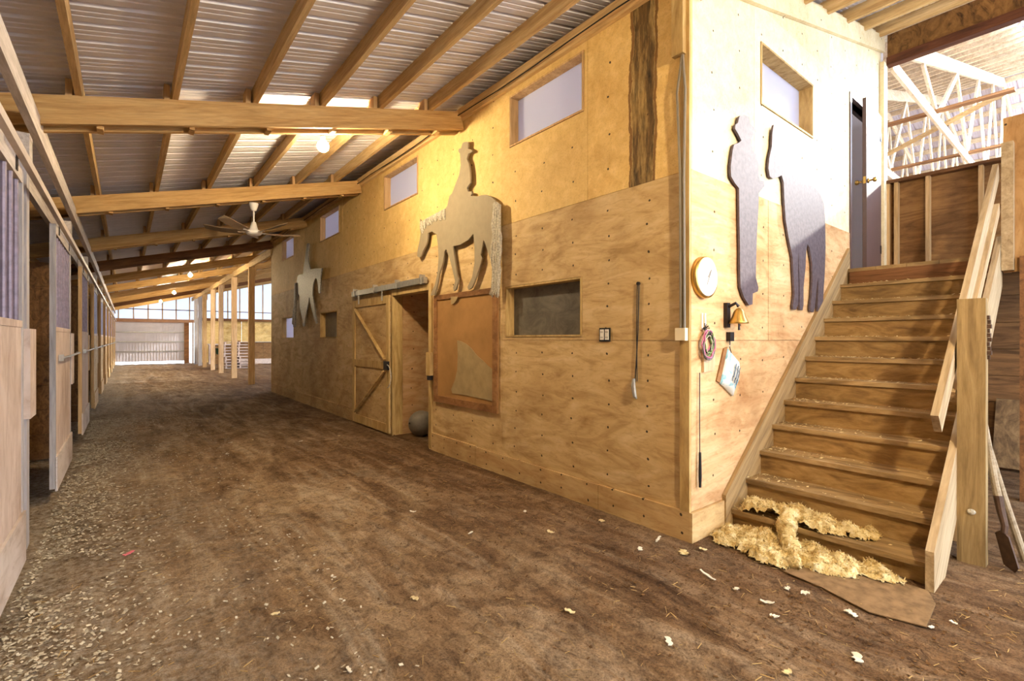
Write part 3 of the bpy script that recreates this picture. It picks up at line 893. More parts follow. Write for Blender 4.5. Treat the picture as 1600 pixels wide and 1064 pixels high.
# ------------------------------------------------------------------ horse stalls on the left
WLT = struct('wall_left')
MB().box(-4.45, YFRONT, -.1, -4.38, YEND, 2.3).build('outer_wall', ply_brown, WLT)
NST = 10
PY = [4.70 + 3.16 * i for i in range(-1, NST)]
door0 = post0 = None
POSTL = 'grey-brown square stall post with capped top and a board cleat'
DOORL = 'sliding stall door with plywood lower panel and upright pipe bars above'
for i, y in enumerate(PY):
    if i == 0: continue
    # post
    t = thing('stall_post', (-.58, y, 0), ('capped grey post framing the stall doorway that shows brown planks inside' if i == 1 else 'capped grey post next to the door end with the long latch rod') if i < 3 else 'brown capped post between the stall doors', 'post', 'posts along the stall fronts')
    MB().box(-.635, y - .05, -.05, -.535, y + .07, 2.66).build('shaft', grey_z if i < 3 else lum_z, t)
    MB().box(-.645, y - .062, 2.66, -.52, y + .08, 2.84).build('cap', grey_y, t)
    MB().box(-.534, y - .20, .90, -.50, y + .06, 1.50).build('cleat_board', stallply if i < 3 else lum_z, t)
    # partition behind the post
    for q in range(8):
        MB().box(-4.36, y + .0, q * .29 + .02, -.645, y + .04, q * .29 + .305).build('partition_plank', plank_br, WLT)
for i, y in enumerate(PY[:-1]):
    a0, a1 = y + 1.08, y + 2.56
    fmat = grey_z if i < 2 else lum_z
    t = thing('stall_door', (-.51, (a0 + a1) / 2, .1), 'pinkish stall door with pale kick strip and purple-grey bars' if i < 2 else 'tan stall door with upright bars further down the aisle', 'door', 'sliding stall doors')
    xo, xi = -.485, -.525
    MB().box(xi, a0, .12, xo, a0 + .045, 2.44).build('stile', fmat, t)
    MB().box(xi, a1 - .045, .12, xo, a1, 2.44).build('stile', fmat, t)
    MB().box(xi, a0 + .046, 2.36, xo, a1 - .046, 2.44).build('top_rail', grey_y, t)
    MB().box(xi, a0 + .046, 1.50, xo, a1 - .046, 1.54).build('middle_rail', stallply, t)
    MB().box(xi + .006, a0 + .046, .13, xo - .004, a1 - .046, 1.499).build('plywood_panel', stallply if i < 3 else ply_y, t)
    MB().box(xo - .003, a0 + .0, .10, xo + .012, a1, .40).build('kick_strip', kick if i > 2 else pale_kick, t)
    for q in range(8):
        yy = a0 + .12 + q * (a1 - a0 - .24) / 7
        MB().tube([(-.505, yy, 1.541), (-.505, yy, 2.359)], .014, 8).build('bar', bars_m, t)
    for yy in (a0 + .25, a1 - .25):
        MB().box(xo + .001, yy - .02, 2.38, xo + .007, yy + .02, 2.52).build('hanger', iron, t)
    if i: MB().tube([(xo + .03, a0 + .25, 1.26), (xo + .045, a0 + .5, 1.262), (xo + .045, a1 + .45, 1.27), (xo + .02, a1 + .5, 1.27)], .012, 8).build('latch_rod', galv, t)
    MB().box(xo + .001, a0 + .22, 1.23, xo + .035, a0 + .28, 1.29).build('latch_keeper', galv, t)
    # fixed grille beside the door, behind the track
tr = tag(MB().box(-.4765, YFRONT, 2.45, -.445, YEND - .3, 2.50).build('stall_track', plain('pale_track', srgb(206, 192, 180), .5, 0, .4, .1, 8)), 'long pale sliding track along the top of the stall doors', 'track')

# ------------------------------------------------------------------ front wall behind the camera with its open doorway
WO = struct('wall_entrance')
holed('y', YFRONT - .1, -4.4, XA + .06, -.1, 4.4, [(2.2, 7.4, -.2, 4.0)], .1, 1).build('cladding', white_steel, WO)
MB().prism([(-4.4, YFRONT - .1, 2.2), (XA, YFRONT - .1, 4.4), (XA, YFRONT - .1, zr(XA) + .14), (-4.4, YFRONT - .1, zr(-4.4) + .14)], (0, .08, 0)).build('gable', white_steel, WO)

# ------------------------------------------------------------------ bulbs and fan
def bulb(x, y, z, label, group=None, k=1.0):
    t = thing('hanging_bulb', (x, y, z), label, 'lamp', group)
    zt = zr(x) - .22
    MB().tube([(x, y, z + .1), (x, y, zt + .1)], .007, 6).build('cord', black_m, t)
    MB().lathe((x, y, z + .045), [(.02, 0), (.024, .01), (.024, .06), (.012, .075)], 12).build('socket', white_m, t, True)
    MB().lathe((x, y, z), [(.001, -.06 * k), (.03 * k, -.053 * k), (.052 * k, -.03 * k), (.06 * k, 0), (.052 * k, .03 * k), (.03 * k, .05 * k), (.02, .06)], 18).build('glass', bulb_m, t, True)
bulb(1.62, 5.22, 3.47, 'lit bare bulb under the rafter closest to the large horse cut-out')
bulb(2.0, -1.0, 3.1, 'lit bare bulb in the aisle between the big doorway and the stairs', None, 1.55)
bulb(1.60, 18.6, 3.50, 'lit bare bulb, first one past the ceiling fan', 'bulbs down the aisle')
bulb(1.55, 24.6, 3.38, 'lit bare bulb, middle of the three past the fan', 'bulbs down the aisle')
bulb(1.40, 31.4, 3.42, 'lit bare bulb closest to the far door', 'bulbs down the aisle')
MB().box(1.56, 5.0, 3.56, 1.68, 5.02, 3.74).build('mount_strap', galv, [o for o in CEIL.children if o.name == 'rafter'][0])

FX, FY, FZ = 1.5, 8.12, 3.05
t = thing('ceiling_fan', (FX, FY, FZ), 'brown five-blade ceiling fan hanging on a white rod under a rafter', 'fan')
MB().lathe((FX, FY, 3.36), [(.012, 0), (.04, .02), (.065, .11), (.065, .125)], 16).build('canopy', white_m, t, True)
MB().tube([(FX, FY, 3.14), (FX, FY, 3.37)], .012, 8).build('rod', white_m, t)
MB().lathe((FX, FY, FZ - .04), [(.03, -.01), (.09, 0), (.115, .03), (.115, .05), (.06, .075), (.045, .13), (.03, .19)], 20).build('motor', white_m, t, True)
for k in range(5):
    a = math.radians(72 * k + 8)
    d = Vector((math.cos(a), math.sin(a), 0)); s_ = Vector((-math.sin(a), math.cos(a), 0))
    c0 = Vector((FX, FY, FZ - .005))
    P = []
    for r, w, zz in ((.16, .05, 0), (.28, .062, .005), (.45, .07, .02), (.60, .068, .045), (.68, .045, .06)):
        P.append((c0 + d * r + s_ * w + Vector((0, 0, zz + .02)), c0 + d * r - s_ * w + Vector((0, 0, zz - .02))))
    mm = MB()
    for l, r in P:
        mm.v += [tuple(l), tuple(r), tuple(l + Vector((0, 0, .008))), tuple(r + Vector((0, 0, .008)))]
    for i in range(len(P) - 1):
        b = 4 * i
        mm.f += [(b, b + 1, b + 5, b + 4), (b + 2, b + 6, b + 7, b + 3), (b, b + 4, b + 6, b + 2), (b + 1, b + 3, b + 7, b + 5)]
    mm.f += [(0, 2, 3, 1), (len(mm.v) - 4, len(mm.v) - 3, len(mm.v) - 1, len(mm.v) - 2)]
    bd = mm.build('blade', fan_m, t)
    MB().bar(c0 + d * .09, c0 + d * .22 + Vector((0, 0, .0)), .03, .008).build('blade_iron', white_m, bd)

# ------------------------------------------------------------------ cut-outs on the walls
def trace(pts, ox, oy, sc, **pl):
    return [ray(ox + x / sc, oy + y / sc, **pl) for x, y in pts]
R1 = [(335,48),(352,45),(362,50),(359,88),(380,95),(386,104),(378,112),(362,118),(352,150),(365,180),(372,230),(374,300),(362,315),(353,330),(360,350),(372,354),(382,352),(384,366),(376,376),(395,380),(420,382),(440,375),(470,372),(500,383),(525,405),(542,430),(545,480),(535,560),(525,700),(516,850),(512,960),(500,992),(488,985),(500,950),(508,850),(505,790),(480,720),(460,660),(455,650),(437,740),(447,760),(427,830),(398,910),(382,945),(362,957),(356,940),(385,880),(400,790),(400,700),(392,613),(360,650),(310,680),(270,688),(268,700),(280,790),(292,870),(302,890),(286,955),(272,964),(268,945),(280,905),(265,840),(245,760),(225,708),(215,720),(205,790),(185,850),(170,930),(152,992),(130,992),(135,970),(155,930),(172,850),(178,760),(175,690),(165,615),(135,598),(112,608),(112,640),(105,675),(85,715),(72,750),(60,758),(47,752),(48,720),(60,660),(68,610),(62,570),(64,522),(78,545),(140,505),(215,465),(232,440),(245,380),(262,362),(285,300),(305,250),(315,190),(312,150),(310,118),(302,108),(300,96),(305,88),(318,85),(325,55)]
px = XW - .062
t = thing('horse_rider_cutout', (XW, 4.8, 2.05), 'large grey plywood cut-out of rider on a grazing horse with rope mane and tail', 'wall decoration')
MB().prism(trace(R1, 640, 210, 3.944, X=px), (.02, 0, 0)).build('silhouette', cut_grey, t)
for q in range(3):
    yy, zz = [(5.5, 2.9), (4.7, 2.8), (4.75, 3.4)][q]
    MB().box(px + .02, yy - .03, zz - .03, XW - .003, yy + .03, zz + .03).build('spacer', lum_z, t)
mane = MB()
for i in range(22):
    f = i / 21
    a = (70 + 145 * f, 540 - 78 * f); b = (76 + 140 * f + random.uniform(-6, 6), 606 - 85 * f + random.uniform(-8, 10) - 30 * math.sin(f * 3.1))
    p0, p1 = Vector(ray(640 + a[0] / 3.944, 210 + a[1] / 3.944, X=px - .004)), Vector(ray(640 + b[0] / 3.944, 210 + b[1] / 3.944, X=px - .004))
    mane.tube([p0, (p0 + p1) / 2 + Vector((-.012, random.uniform(-.008, .008), 0)), p1], [.013, .016, .01], 6)
mane.build('mane', hair, t)
tail = MB()
for i in range(16):
    u0 = 527 + i * 2.0
    path = []
    for j in range(9):
        f = j / 8
        u = u0 + (i - 7.5) * 1.2 * math.sin(f * 3) + random.uniform(-3, 3) - 4 * f
        v = 418 + (random.uniform(555, 590)) * f + (abs(i - 7) * 2 if j == 0 else 0)
        p = Vector(ray(640 + u / 3.944, 210 + v / 3.944, X=px - .012)); p.x -= .012 * ((i * 7 + j) % 3)
        path.append(p)
    tail.tube(path, [.012] * 8 + [.006], 6)
tail.build('tail', hair, t)

R2 = [(255,62),(268,72),(263,140),(259,230),(275,300),(282,318),(330,308),(375,310),(396,305),(388,340),(380,400),(376,550),(362,552),(355,470),(346,420),(332,400),(318,430),(305,480),(300,560),(315,650),(330,750),(346,842),(335,850),(318,800),(290,690),(270,590),(262,640),(245,720),(228,800),(221,872),(210,877),(204,850),(212,830),(190,760),(175,680),(178,590),(165,560),(152,620),(146,560),(145,440),(155,385),(175,368),(210,365),(213,310),(225,230),(238,130),(245,72)]
t = thing('far_horse_rider_cutout', (XW, 11.4, 1.6), 'silver-grey cut-out of a rider on horseback between two small lower windows', 'wall decoration')
MB().prism(trace(R2, 440, 370, 6.26, X=XW - .06), (.02, 0, 0)).build('silhouette', cut_edge, t)
MB().box(XW - .04, 11.25, 2.5, XW - .003, 11.35, 2.6).build('spacer', lum_z, t)
tail = MB()
for i in range(8):
    path = [Vector(ray(440 + (138 - 4.2 * i * (j / 6) + random.uniform(-4, 4)) / 6.26, 370 + (452 + random.uniform(395, 430) * j / 6) / 6.26, X=XW - .065 - .01 * (i % 2))) for j in range(7)]
    tail.tube(path, .018, 6)
tail.build('tail', cut_edge, t)

R3 = [(85,35),(105,30),(130,40),(137,75),(158,96),(163,115),(150,135),(140,150),(143,185),(150,210),(165,230),(178,280),(180,340),(187,360),(205,365),(208,390),(195,405),(180,425),(178,500),(172,600),(168,700),(165,850),(178,900),(175,920),(150,930),(148,985),(130,990),(105,950),(88,900),(85,800),(85,700),(82,560),(80,400),(60,375),(40,340),(38,290),(48,210),(55,180),(80,170),(92,160),(75,125),(60,100),(62,80),(75,70),(80,45)]
R4 = [(255,80),(262,92),(275,94),(285,110),(285,145),(300,170),(320,230),(345,280),(370,330),(400,380),(430,380),(465,400),(490,430),(508,480),(514,560),(516,700),(512,830),(507,900),(502,1000),(496,1030),(478,1030),(476,1000),(480,900),(478,850),(471,900),(463,1000),(455,1025),(440,1020),(438,1000),(445,950),(450,860),(448,780),(435,700),(425,680),(418,720),(415,800),(405,900),(405,990),(400,1015),(386,1010),(385,900),(382,800),(381,680),(377,800),(380,900),(378,985),(368,1012),(352,1010),(352,990),(360,930),(355,850),(350,750),(330,650),(315,560),(308,450),(305,370),(295,335),(275,345),(250,352),(235,340),(228,300),(232,250),(245,190),(248,120)]
py_ = YF - .032
t = thing('cowboy_cutout', (4.1, YF, 1.5), 'brown cut-out of a standing cowboy in a hat on the pale wall', 'wall decoration')
MB().prism(trace(R3, 1130, 170, 3.224, Y=py_), (0, .018, 0)).build('silhouette', cut_brown, t)
MB().box(4.0, py_ + .018, 2.4, 4.06, YF - .006, 2.5).build('spacer', lum_z, t)
t = thing('horse_cutout', (5.0, YF, 1.5), 'brown cut-out of a standing horse, nose down, next to the cowboy cut-out', 'wall decoration')
MB().prism(trace(R4, 1130, 170, 3.224, Y=py_), (0, .018, 0)).build('silhouette', cut_brown, t)
MB().box(4.9, py_ + .018, 2.5, 4.96, YF - .006, 2.6).build('spacer', lum_z, t)

# ------------------------------------------------------------------ things on the room's walls
# notice board with torn backing
t = thing('notice_board', (XW, 4.81, .63), 'framed orange notice board with torn grey backing below the large rider cut-out', 'notice board')
MB().box(XW - .018, 4.13, .63, XW - .004, 5.49, 1.99).build('panel', cardboard, t)
for q in ((4.13, .63, 4.21, 1.99), (5.41, .63, 5.49, 1.99), (4.21, 1.93, 5.41, 1.99), (4.21, .63, 5.41, .71)):
    MB().box(XW - .035, q[0] + .001, q[1], XW - .0185, q[2] - .001, q[3]).build('frame', frame_br, t)
tp = [(358,425),(380,430),(410,445),(440,470),(475,515),(510,545),(545,580),(580,605),(582,640),(572,690),(580,790),(520,775),(470,765),(415,752),(330,740),(322,715),(345,660),(358,600),(362,520)]
MB().prism(trace(tp, 620, 420, 3.8, X=XW - .026), (.006, 0, 0)).build('torn_sheet', torn, t)
fl = [(320,165),(362,165),(352,190),(338,205),(322,212)]
MB().prism(trace(fl, 620, 420, 3.8, X=XW - .042), (.004, 0, 0)).build('paper_corner', torn, t)
# outlet, cord, conduit
t = thing('electrical_outlet', (XW, 2.655, 1.41), 'double white power outlet with black surround set in the plywood', 'outlet')
MB().box(XW - .012, 2.60, 1.41, XW - .004, 2.715, 1.525).build('box_rim', black_m, t)
for yy in (2.63, 2.683):
    d_ = MB().box(XW - .018, yy - .019, 1.425, XW - .0125, yy + .019, 1.512).build('receptacle', white_m, t)
    for zz in (1.445, 1.49):
        for s in (-.007, .007):
            MB().box(XW - .0195, yy + s - .002, zz - .007, XW - .0181, yy + s + .002, zz + .007).build('slot', black_m, d_)
t = thing('pull_chain', (XW, 2.33, .95), 'looped dark cord with metal hook hanging on the plywood wall', 'cord')
MB().tube([(XW - .012, 2.31, 1.86), (XW - .014, 2.318, 1.5), (XW - .016, 2.345, 1.09)], .005, 6).build('strand', iron, t)
MB().tube([(XW - .012, 2.325, 1.86), (XW - .014, 2.332, 1.5), (XW - .016, 2.325, 1.1)], .004, 6).build('strand', iron, t)
MB().tube([(XW - .02, 2.355, 1.12), (XW - .03, 2.35, 1.06), (XW - .03, 2.335, .98), (XW - .022, 2.325, .965)], [.012, .018, .016, .008], 8).build('hook', galv, t)
MB().lathe((XW - .02, 2.318, 1.865), [(.014, 0), (.014, .018)], 10, 'x').build('nail', iron, t)
t = thing('conduit', (XW, 1.92, 1.4), 'grey electrical conduit with cream box running up the corner trim', 'conduit')
for yy in (1.905, 1.935):
    MB().tube([(XW - .034, yy, 1.50), (XW - .034, yy + .004, 2.6), (XW - .04, yy - .01 if yy < 1.92 else yy + .025, 3.2), (XW - .034, 1.92, 3.48)], .009, 8).build('pipe', conduit_m, t)
MB().box(XW - .06, 1.885, 1.42, XW - .0225, 1.965, 1.51).build('junction_box', cream, t)
tag(MB().box(XW - .065, 1.9, 3.46, XW - .024, 1.99, 3.95).build('trim_11', door_w), kind='structure')
tag(MB().box(XW + .0, YF - .12, 3.86, XW + .09, YF - .023, 3.95).build('trim_12', pale_z), kind='structure')

# clock
cx_, cz_ = 3.275, 1.878
t = thing('wall_clock', (cx_, YF, cz_ - .15), 'round white clock with gold rim on the pale wall near the corner', 'clock')
MB().lathe((cx_, YF - .04, cz_), [(.135, -.004), (.15, 0), (.152, .038), (.14, .039)], 40, 'y').build('case', brass, t, True)
MB().lathe((cx_, YF - .0475, cz_), [(.132, 0), (.136, .003)], 40, 'y').build('dial', clock_mat(), t)
for k in range(12):
    a = math.pi * k / 6
    cxx, czz = cx_ + .108 * math.sin(a), cz_ + .108 * math.cos(a)
    L = .012 if k % 3 else .018
    MB().bar((cxx - L * math.sin(a), YF - .0485, czz - L * math.cos(a)), (cxx + L * math.sin(a), YF - .0485, czz + L * math.cos(a)), .007, .0015, (0, 1, 0)).build('hour_mark', plain('pale_grey_print', srgb(186, 184, 190), .6) if k == 0 else bpy.data.materials['pale_grey_print'], t)
MB().bar((cx_ - .02, YF - .052, cz_ - .06), (cx_ + .045, YF - .052, cz_ + .06), .006, .002, (0, 1, 0)).build('minute_hand', conduit_m, t)
MB().bar((cx_, YF - .0505, cz_), (cx_ + .04, YF - .0505, cz_ + .05), .008, .0015, (0, 1, 0)).build('hour_hand', conduit_m, t)

# hooks, bell, wire basket, board, feed bag, whip
t = thing('bell', (3.66, YF - .06, 1.55), 'tarnished brass bell on a dark bracket beside the cowboy\'s boots', 'bell')
MB().box(3.585, YF - .03, 1.52, 3.635, YF - .001, 1.71).build('bracket', iron, t)
MB().tube([(3.61, YF - .03, 1.68), (3.62, YF - .08, 1.705), (3.64, YF - .09, 1.68)], .012, 8).build('arm', iron, t)
MB().lathe((3.645, YF - .09, 1.55), [(.072, 0), (.068, .012), (.05, .05), (.038, .09), (.018, .115), (.004, .12)], 20).build('cup', brass, t, True)
MB().tube([(3.645, YF - .09, 1.58), (3.65, YF - .09, 1.50)], [.004, .01], 6).build('clapper', iron, t)
t = thing('switch_box', (3.65, YF, 1.41), 'small black metal box with bent wires above the feed bag', 'switch')
MB().box(3.625, YF - .035, 1.415, 3.685, YF - .001, 1.485).build('body', iron, t)
MB().tube([(3.63, YF - .03, 1.42), (3.625, YF - .03, 1.37), (3.645, YF - .03, 1.33), (3.64, YF - .02, 1.30)], .004, 6).build('wire', iron, t)
t = thing('wire_coil', (3.29, YF - .04, 1.30), 'tangled coil of coloured twine hanging from a white clip', 'coil')
cols = [plain('pink_twine', srgb(206, 120, 160), .7), plain('green_twine', srgb(120, 150, 90), .7), hair, iron, plain('grey_twine', srgb(120, 116, 120), .7)]
for k in range(12):
    r0 = .055 + .035 * random.random(); ph = random.random() * 6
    oz = random.uniform(-.02, .02)
    P = []
    for j in range(21):
        a = 2 * math.pi * j / 20
        P.append((3.29 + (r0 + .006 * math.sin(3 * a + ph)) * math.sin(a) * .85, YF - .025 - .03 * random.random() * .4 - .002 * k, 1.40 + oz + r0 * 1.15 * math.cos(a)))
    MB().tube(P, .0045, 5, False).build('strand', cols[k % 5], t)
MB().box(3.255, YF - .012, 1.50, 3.27, YF - .001, 1.62).build('clip_prong', white_m, t)
MB().box(3.298, YF - .012, 1.50, 3.313, YF - .001, 1.62).build('clip_prong', white_m, t)
tg = MB()
for k in range(16):
    a = random.random() * 6.28; r = random.uniform(.02, .05)
    tg.tube([(3.285, YF - .02, 1.51), (3.285 + r * math.cos(a), YF - .02 - .02 * random.random(), 1.51 + .8 * r * math.sin(a))], .0035, 4)
tg.build('knot', iron, t)
bdp = [(3.265, 1.455), (3.43, 1.455), (3.425, 1.20), (3.27, 1.19)]
tag(MB().prism([(x, YF - .02, z) for x, z in bdp], (0, .018, 0)).build('backing_board', pale_z), 'small pale board behind the hanging twine coil', 'board')
t = thing('feed_bag', (3.66, YF - .05, 1.02), 'pale blue and white printed bag hanging askew below the black box', 'bag')
bag = [(3.615, 1.36), (3.80, 1.24), (3.70, .985), (3.50, 1.10)]
n_ = 10
mm = MB(); bk = MB()
def bq(u, v):
    a = Vector(bag[0] + (0,)); b = Vector(bag[1] + (0,)); c = Vector(bag[2] + (0,)); d = Vector(bag[3] + (0,))
    return a.lerp(b, u).lerp(d.lerp(c, u), v)
for i in range(n_ + 1):
    for j in range(n_ + 1):
        u, v = i / n_, j / n_
        p = bq(u, v)
        bul = .05 * (max(0, math.sin(math.pi * u) * math.sin(math.pi * v))) ** .5 + .006 * noise.noise(Vector((u * 6, v * 6, 1)))
        mm.v.append((p.x, YF - .02 - bul, p.y))
for i in range(n_ + 1):
    for j in range(n_ + 1):
        p = bq(i / n_, j / n_)
        mm.v.append((p.x, YF - .004, p.y))
N1 = (n_ + 1) ** 2
for i in range(n_):
    for j in range(n_):
        a = i * (n_ + 1) + j
        mm.f.append((a, a + 1, a + n_ + 2, a + n_ + 1))
        mm.f.append((N1 + a, N1 + a + n_ + 1, N1 + a + n_ + 2, N1 + a + 1))
ring = [i for i in range(n_ + 1)] + [(n_ + 1) * i + n_ for i in range(1, n_ + 1)] + [(n_ + 1) * n_ + j for j in range(n_ - 1, -1, -1)] + [(n_ + 1) * i for i in range(n_ - 1, 0, -1)]
for a, b in zip(ring, ring[1:] + ring[:1]):
    mm.f.append((a, b, b + N1, a + N1))
def bag_mat():
    n = NT('printed_bag')
    f = n.noise((1, 1, 1), 7, 3, .5, 1.5)
    return n.out(n.ramp(f, [(.40, srgb(226, 226, 216)), (.54, srgb(238, 238, 230)), (.60, srgb(150, 196, 206)), (.72, srgb(72, 130, 150))]), .5, 0, .4)
sk_ = mm.build('sack', bag_mat(), t, True)
ink = plain('ink_print', srgb(84, 96, 110), .6)
for r in range(3):
    for c in range(4):
        p = bq(.34 + .14 * r, .36 + .12 * c)
        zz = YF - .02 - .05 * (math.sin(math.pi * (.34 + .14 * r)) * math.sin(math.pi * (.36 + .12 * c))) ** .5 - .009
        MB().bar((p.x - .012, zz, p.y - .02), (p.x + .006, zz, p.y + .016), .011, .002, (0, 1, 0)).build('print_mark', ink, sk_)
MB().prism([(3.495, YF - .022, 1.10), (3.61, YF - .022, 1.37), (3.575, YF - .012, 1.36), (3.465, YF - .012, 1.115)], (0, .01, 0)).build('gusset', frame_br, t)
MB().tube([(3.61, YF - .03, 1.37), (3.63, YF - .03, 1.385), (3.632, YF - .034, 1.395)], .004, 6).build('hang_string', hair, t)
t = thing('riding_whip', (3.20, YF - .02, .38), 'thin dark riding whip hanging down the pale wall by the corner', 'whip')
MB().tube([(3.215, YF - .018, 1.19), (3.21, YF - .02, .9), (3.205, YF - .024, .62)], .004, 6).build('shaft', iron, t)
MB().tube([(3.205, YF - .026, .62), (3.203, YF - .028, .45), (3.202, YF - .028, .37)], [.009, .012, .009], 8).build('grip', black_m, t)

# ------------------------------------------------------------------ spade and pole behind the newel post
t = thing('spade', (4.3, .4, 0), 'old spade with curved steel neck leaning behind the newel post', 'spade')
MB().tube([(4.47, .57, 1.1), (4.36, .475, .50), (4.345, .46, .42)], [.018, .02, .022], 10).build('handle', handle_w, t)
MB().tube([(4.345, .46, .43), (4.33, .445, .34), (4.30, .425, .26), (4.29, .428, .215)], [.024, .022, .018, .016], 10).build('neck', blade_m, t)
pts = [Vector((4.29, .44, .23)), Vector((4.31, .47, .20)), Vector((4.29, .43, .02)), Vector((4.255, .375, -.005)), Vector((4.24, .36, .03)), Vector((4.265, .405, .2))]
MB().prism(pts, (.012, -.004, .006)).build('blade', blade_m, t)
tag(MB().tube([(4.40, .56, .95), (4.46, .45, .42), (4.53, .355, .0)], [.017, .02, .021], 10).build('wooden_pole', handle_w), 'bare grey wooden pole leaning behind the newel post beside the spade', 'pole')

# ------------------------------------------------------------------ insulation, cardboard, litter
t = thing('insulation_batt', (3.5, 1.4, 0), 'torn yellow insulation spilling over the bottom step onto the floor', 'insulation')
mm = MB()
def smooth(a): a = max(0., min(1., a)); return a * a * (3 - 2 * a)
def fluff_patch(x0, x1, y0, y1, mask, base, hgt, st=.011):
    """ragged matted sheet: height field with a torn outline and a skirt down to what it lies on"""
    nx_, ny_ = int((x1 - x0) / st), int((y1 - y0) / st)
    idx = {}
    for i in range(nx_ + 1):
        for j in range(ny_ + 1):
            x, y = x0 + st * i, y0 + st * j
            p = Vector((x, y, .7))
            k = mask(x, y) + .16 * noise.noise(p * 9) + .12 * noise.noise(p * 24) + .08 * noise.noise(p * 60)
            if k <= 0: continue
            h = smooth(k / .35) * (hgt * (.55 + .55 * noise.noise(p * 8) + .4 * noise.noise(p * 19)) + .012 * noise.noise(p * 55) + .006 * noise.noise(p * 110))
            mm.v.append((x + .006 * noise.noise(p * 40), y + .006 * noise.noise(p * 44), base(x, y) + max(.001, h)))
            idx[i, j] = len(mm.v) - 1
    for i in range(nx_):
        for j in range(ny_):
            q = [idx.get(c) for c in ((i, j), (i + 1, j), (i + 1, j + 1), (i, j + 1))]
            if None not in q: mm.f.append(tuple(q))
def ell(cx, cy, rx, ry): return lambda x, y: 1 - math.hypot((x - cx) / rx, (y - cy) / ry)
fl_ = [ell(3.45, 1.62, .24, .26), ell(3.37, 1.42, .22, .22), ell(3.50, 1.30, .20, .25), ell(3.45, 1.14, .16, .20), ell(3.55, .98, .10, .22)]
fluff_patch(3.1, 3.662, .75, 1.84, lambda x, y: max(e(x, y) for e in fl_), lambda x, y: max(0, floor_z(x, y)) + .004, .075)
st_ = [ell(3.77, 1.64, .19, .19), ell(3.75, 1.46, .22, .22), ell(3.78, 1.28, .16, .22), ell(3.81, 1.10, .11, .18)]
fluff_patch(3.63, 3.90, .95, 1.80, lambda x, y: max(e(x, y) for e in st_), lambda x, y: .129, .10)
path = [(3.82, 1.47, .13), (3.72, 1.45, .155), (3.635, 1.435, .15), (3.59, 1.42, .10), (3.53, 1.385, .06), (3.45, 1.345, .05), (3.37, 1.305, .035), (3.29, 1.26, .035), (3.24, 1.235, .015)]
b_ = len(mm.v)
mm.tube([Vector(path[int(i / 4)]).lerp(Vector(path[min(len(path) - 1, int(i / 4) + 1)]), (i % 4) / 4) for i in range(33)], [.05 + .008 * math.sin(i * .7) + .008 * (i < 16) - .025 * smooth((i - 24) / 9) for i in range(33)], 22)
for i in range(b_, len(mm.v)):
    p = Vector(mm.v[i])
    mm.v[i] = tuple(p + Vector((noise.noise(p * 16), noise.noise(p * 16 + Vector((5, 0, 0))), noise.noise(p * 16 + Vector((0, 9, 0))))) * .02 + Vector((noise.noise(p * 45), noise.noise(p * 45 + Vector((5, 0, 0))), noise.noise(p * 45 + Vector((0, 9, 0))))) * .012)
mm.build('batt', fluff, t, True)
ft = MB()
for i in range(7000):
    p = Vector(random.choice(mm.v))
    d = Vector((random.gauss(0, 1), random.gauss(0, 1), abs(random.gauss(0, .8)))).normalized() * random.uniform(.008, .026)
    s_ = d.cross(Vector((random.random(), random.random(), random.random()))).normalized() * random.uniform(.0015, .004)
    q = p + d * .5 + Vector((0, 0, random.uniform(-.006, .006)))
    if p.z < -.02: continue
    ft.add([p - s_, p + s_, q + s_, q - s_, p + d], [(0, 1, 2, 3), (3, 2, 4)])
tag(ft.build('fibres', fluff, t), kind='stuff')
MB_c = MB()
cpts = [(3.16, 1.27), (3.40, 1.22), (3.56, 1.0), (3.565, .66), (3.42, .60), (3.10, .58), (3.04, .80), (3.12, 1.05)]
MB_c.prism([(x, y, floor_z(x, y) + .006) for x, y in cpts], (0, 0, .006))
tag(MB_c.build('cardboard_sheet', sole), 'flat dusty cardboard sheet lying at the foot of the stairs', 'cardboard')

def on_floor(u, v):
    t_ = CAMZ * FPX / (v - 530)
    k = (u - 800) / FPX
    return (t_ * (CS + k * CC), t_ * (CC - k * CS))
def scrap(u, v, L, Wd, ang, name, mat, label, cat, group=None, curl=.25):
    x, y = on_floor(u, v)
    n = 6
    mm = MB()
    for i in range(n + 1):
        f = i / n - .5
        wob = .2 * Wd * math.sin(i * 2.1 + u)
        w = Wd * (.55 + .45 * math.sin(math.pi * (i + .6) / (n + 1.2)))
        for s in (-1, 1):
            lx, ly = f * L, s * w / 2 + wob
            wx, wy = x + lx * math.cos(ang) - ly * math.sin(ang), y + lx * math.sin(ang) + ly * math.cos(ang)
            mm.v.append((wx, wy, floor_z(wx, wy) + .008 + curl * L * (f * f) * .6 + .004 * random.random()))
    k = len(mm.v)
    mm.v += [(a, b, c + .004) for a, b, c in mm.v]
    for i in range(n):
        a = 2 * i
        mm.f += [(a, a + 1, a + 3, a + 2), (k + a, k + a + 2, k + a + 3, k + a + 1), (a, a + 2, k + a + 2, k + a), (a + 1, k + a + 1, k + a + 3, a + 3)]
    mm.f += [(0, k, k + 1, 1), (2 * n, 2 * n + 1, k + 2 * n + 1, k + 2 * n)]
    return tag(mm.build(name, mat), label, cat, group)
SG = 'pale scraps on the floor'
chip = plain('pale_wood_chip', srgb(222, 200, 152), .85, 0, .1, .2, 40)
scrap(1105, 897, .13, .018, 1.2, 'plastic_strip', paper_w, 'bent white plastic strip on the dirt left of the insulation', 'litter')
scrap(1028, 842, .10, .016, .3, 'plastic_strip', paper_w, 'white plastic strip on the dirt by the corner baseboard', 'litter')
scrap(1068, 862, .07, .05, .8, 'insulation_tuft', fluff, 'small tuft of yellow insulation by the wall corner', 'insulation', None)
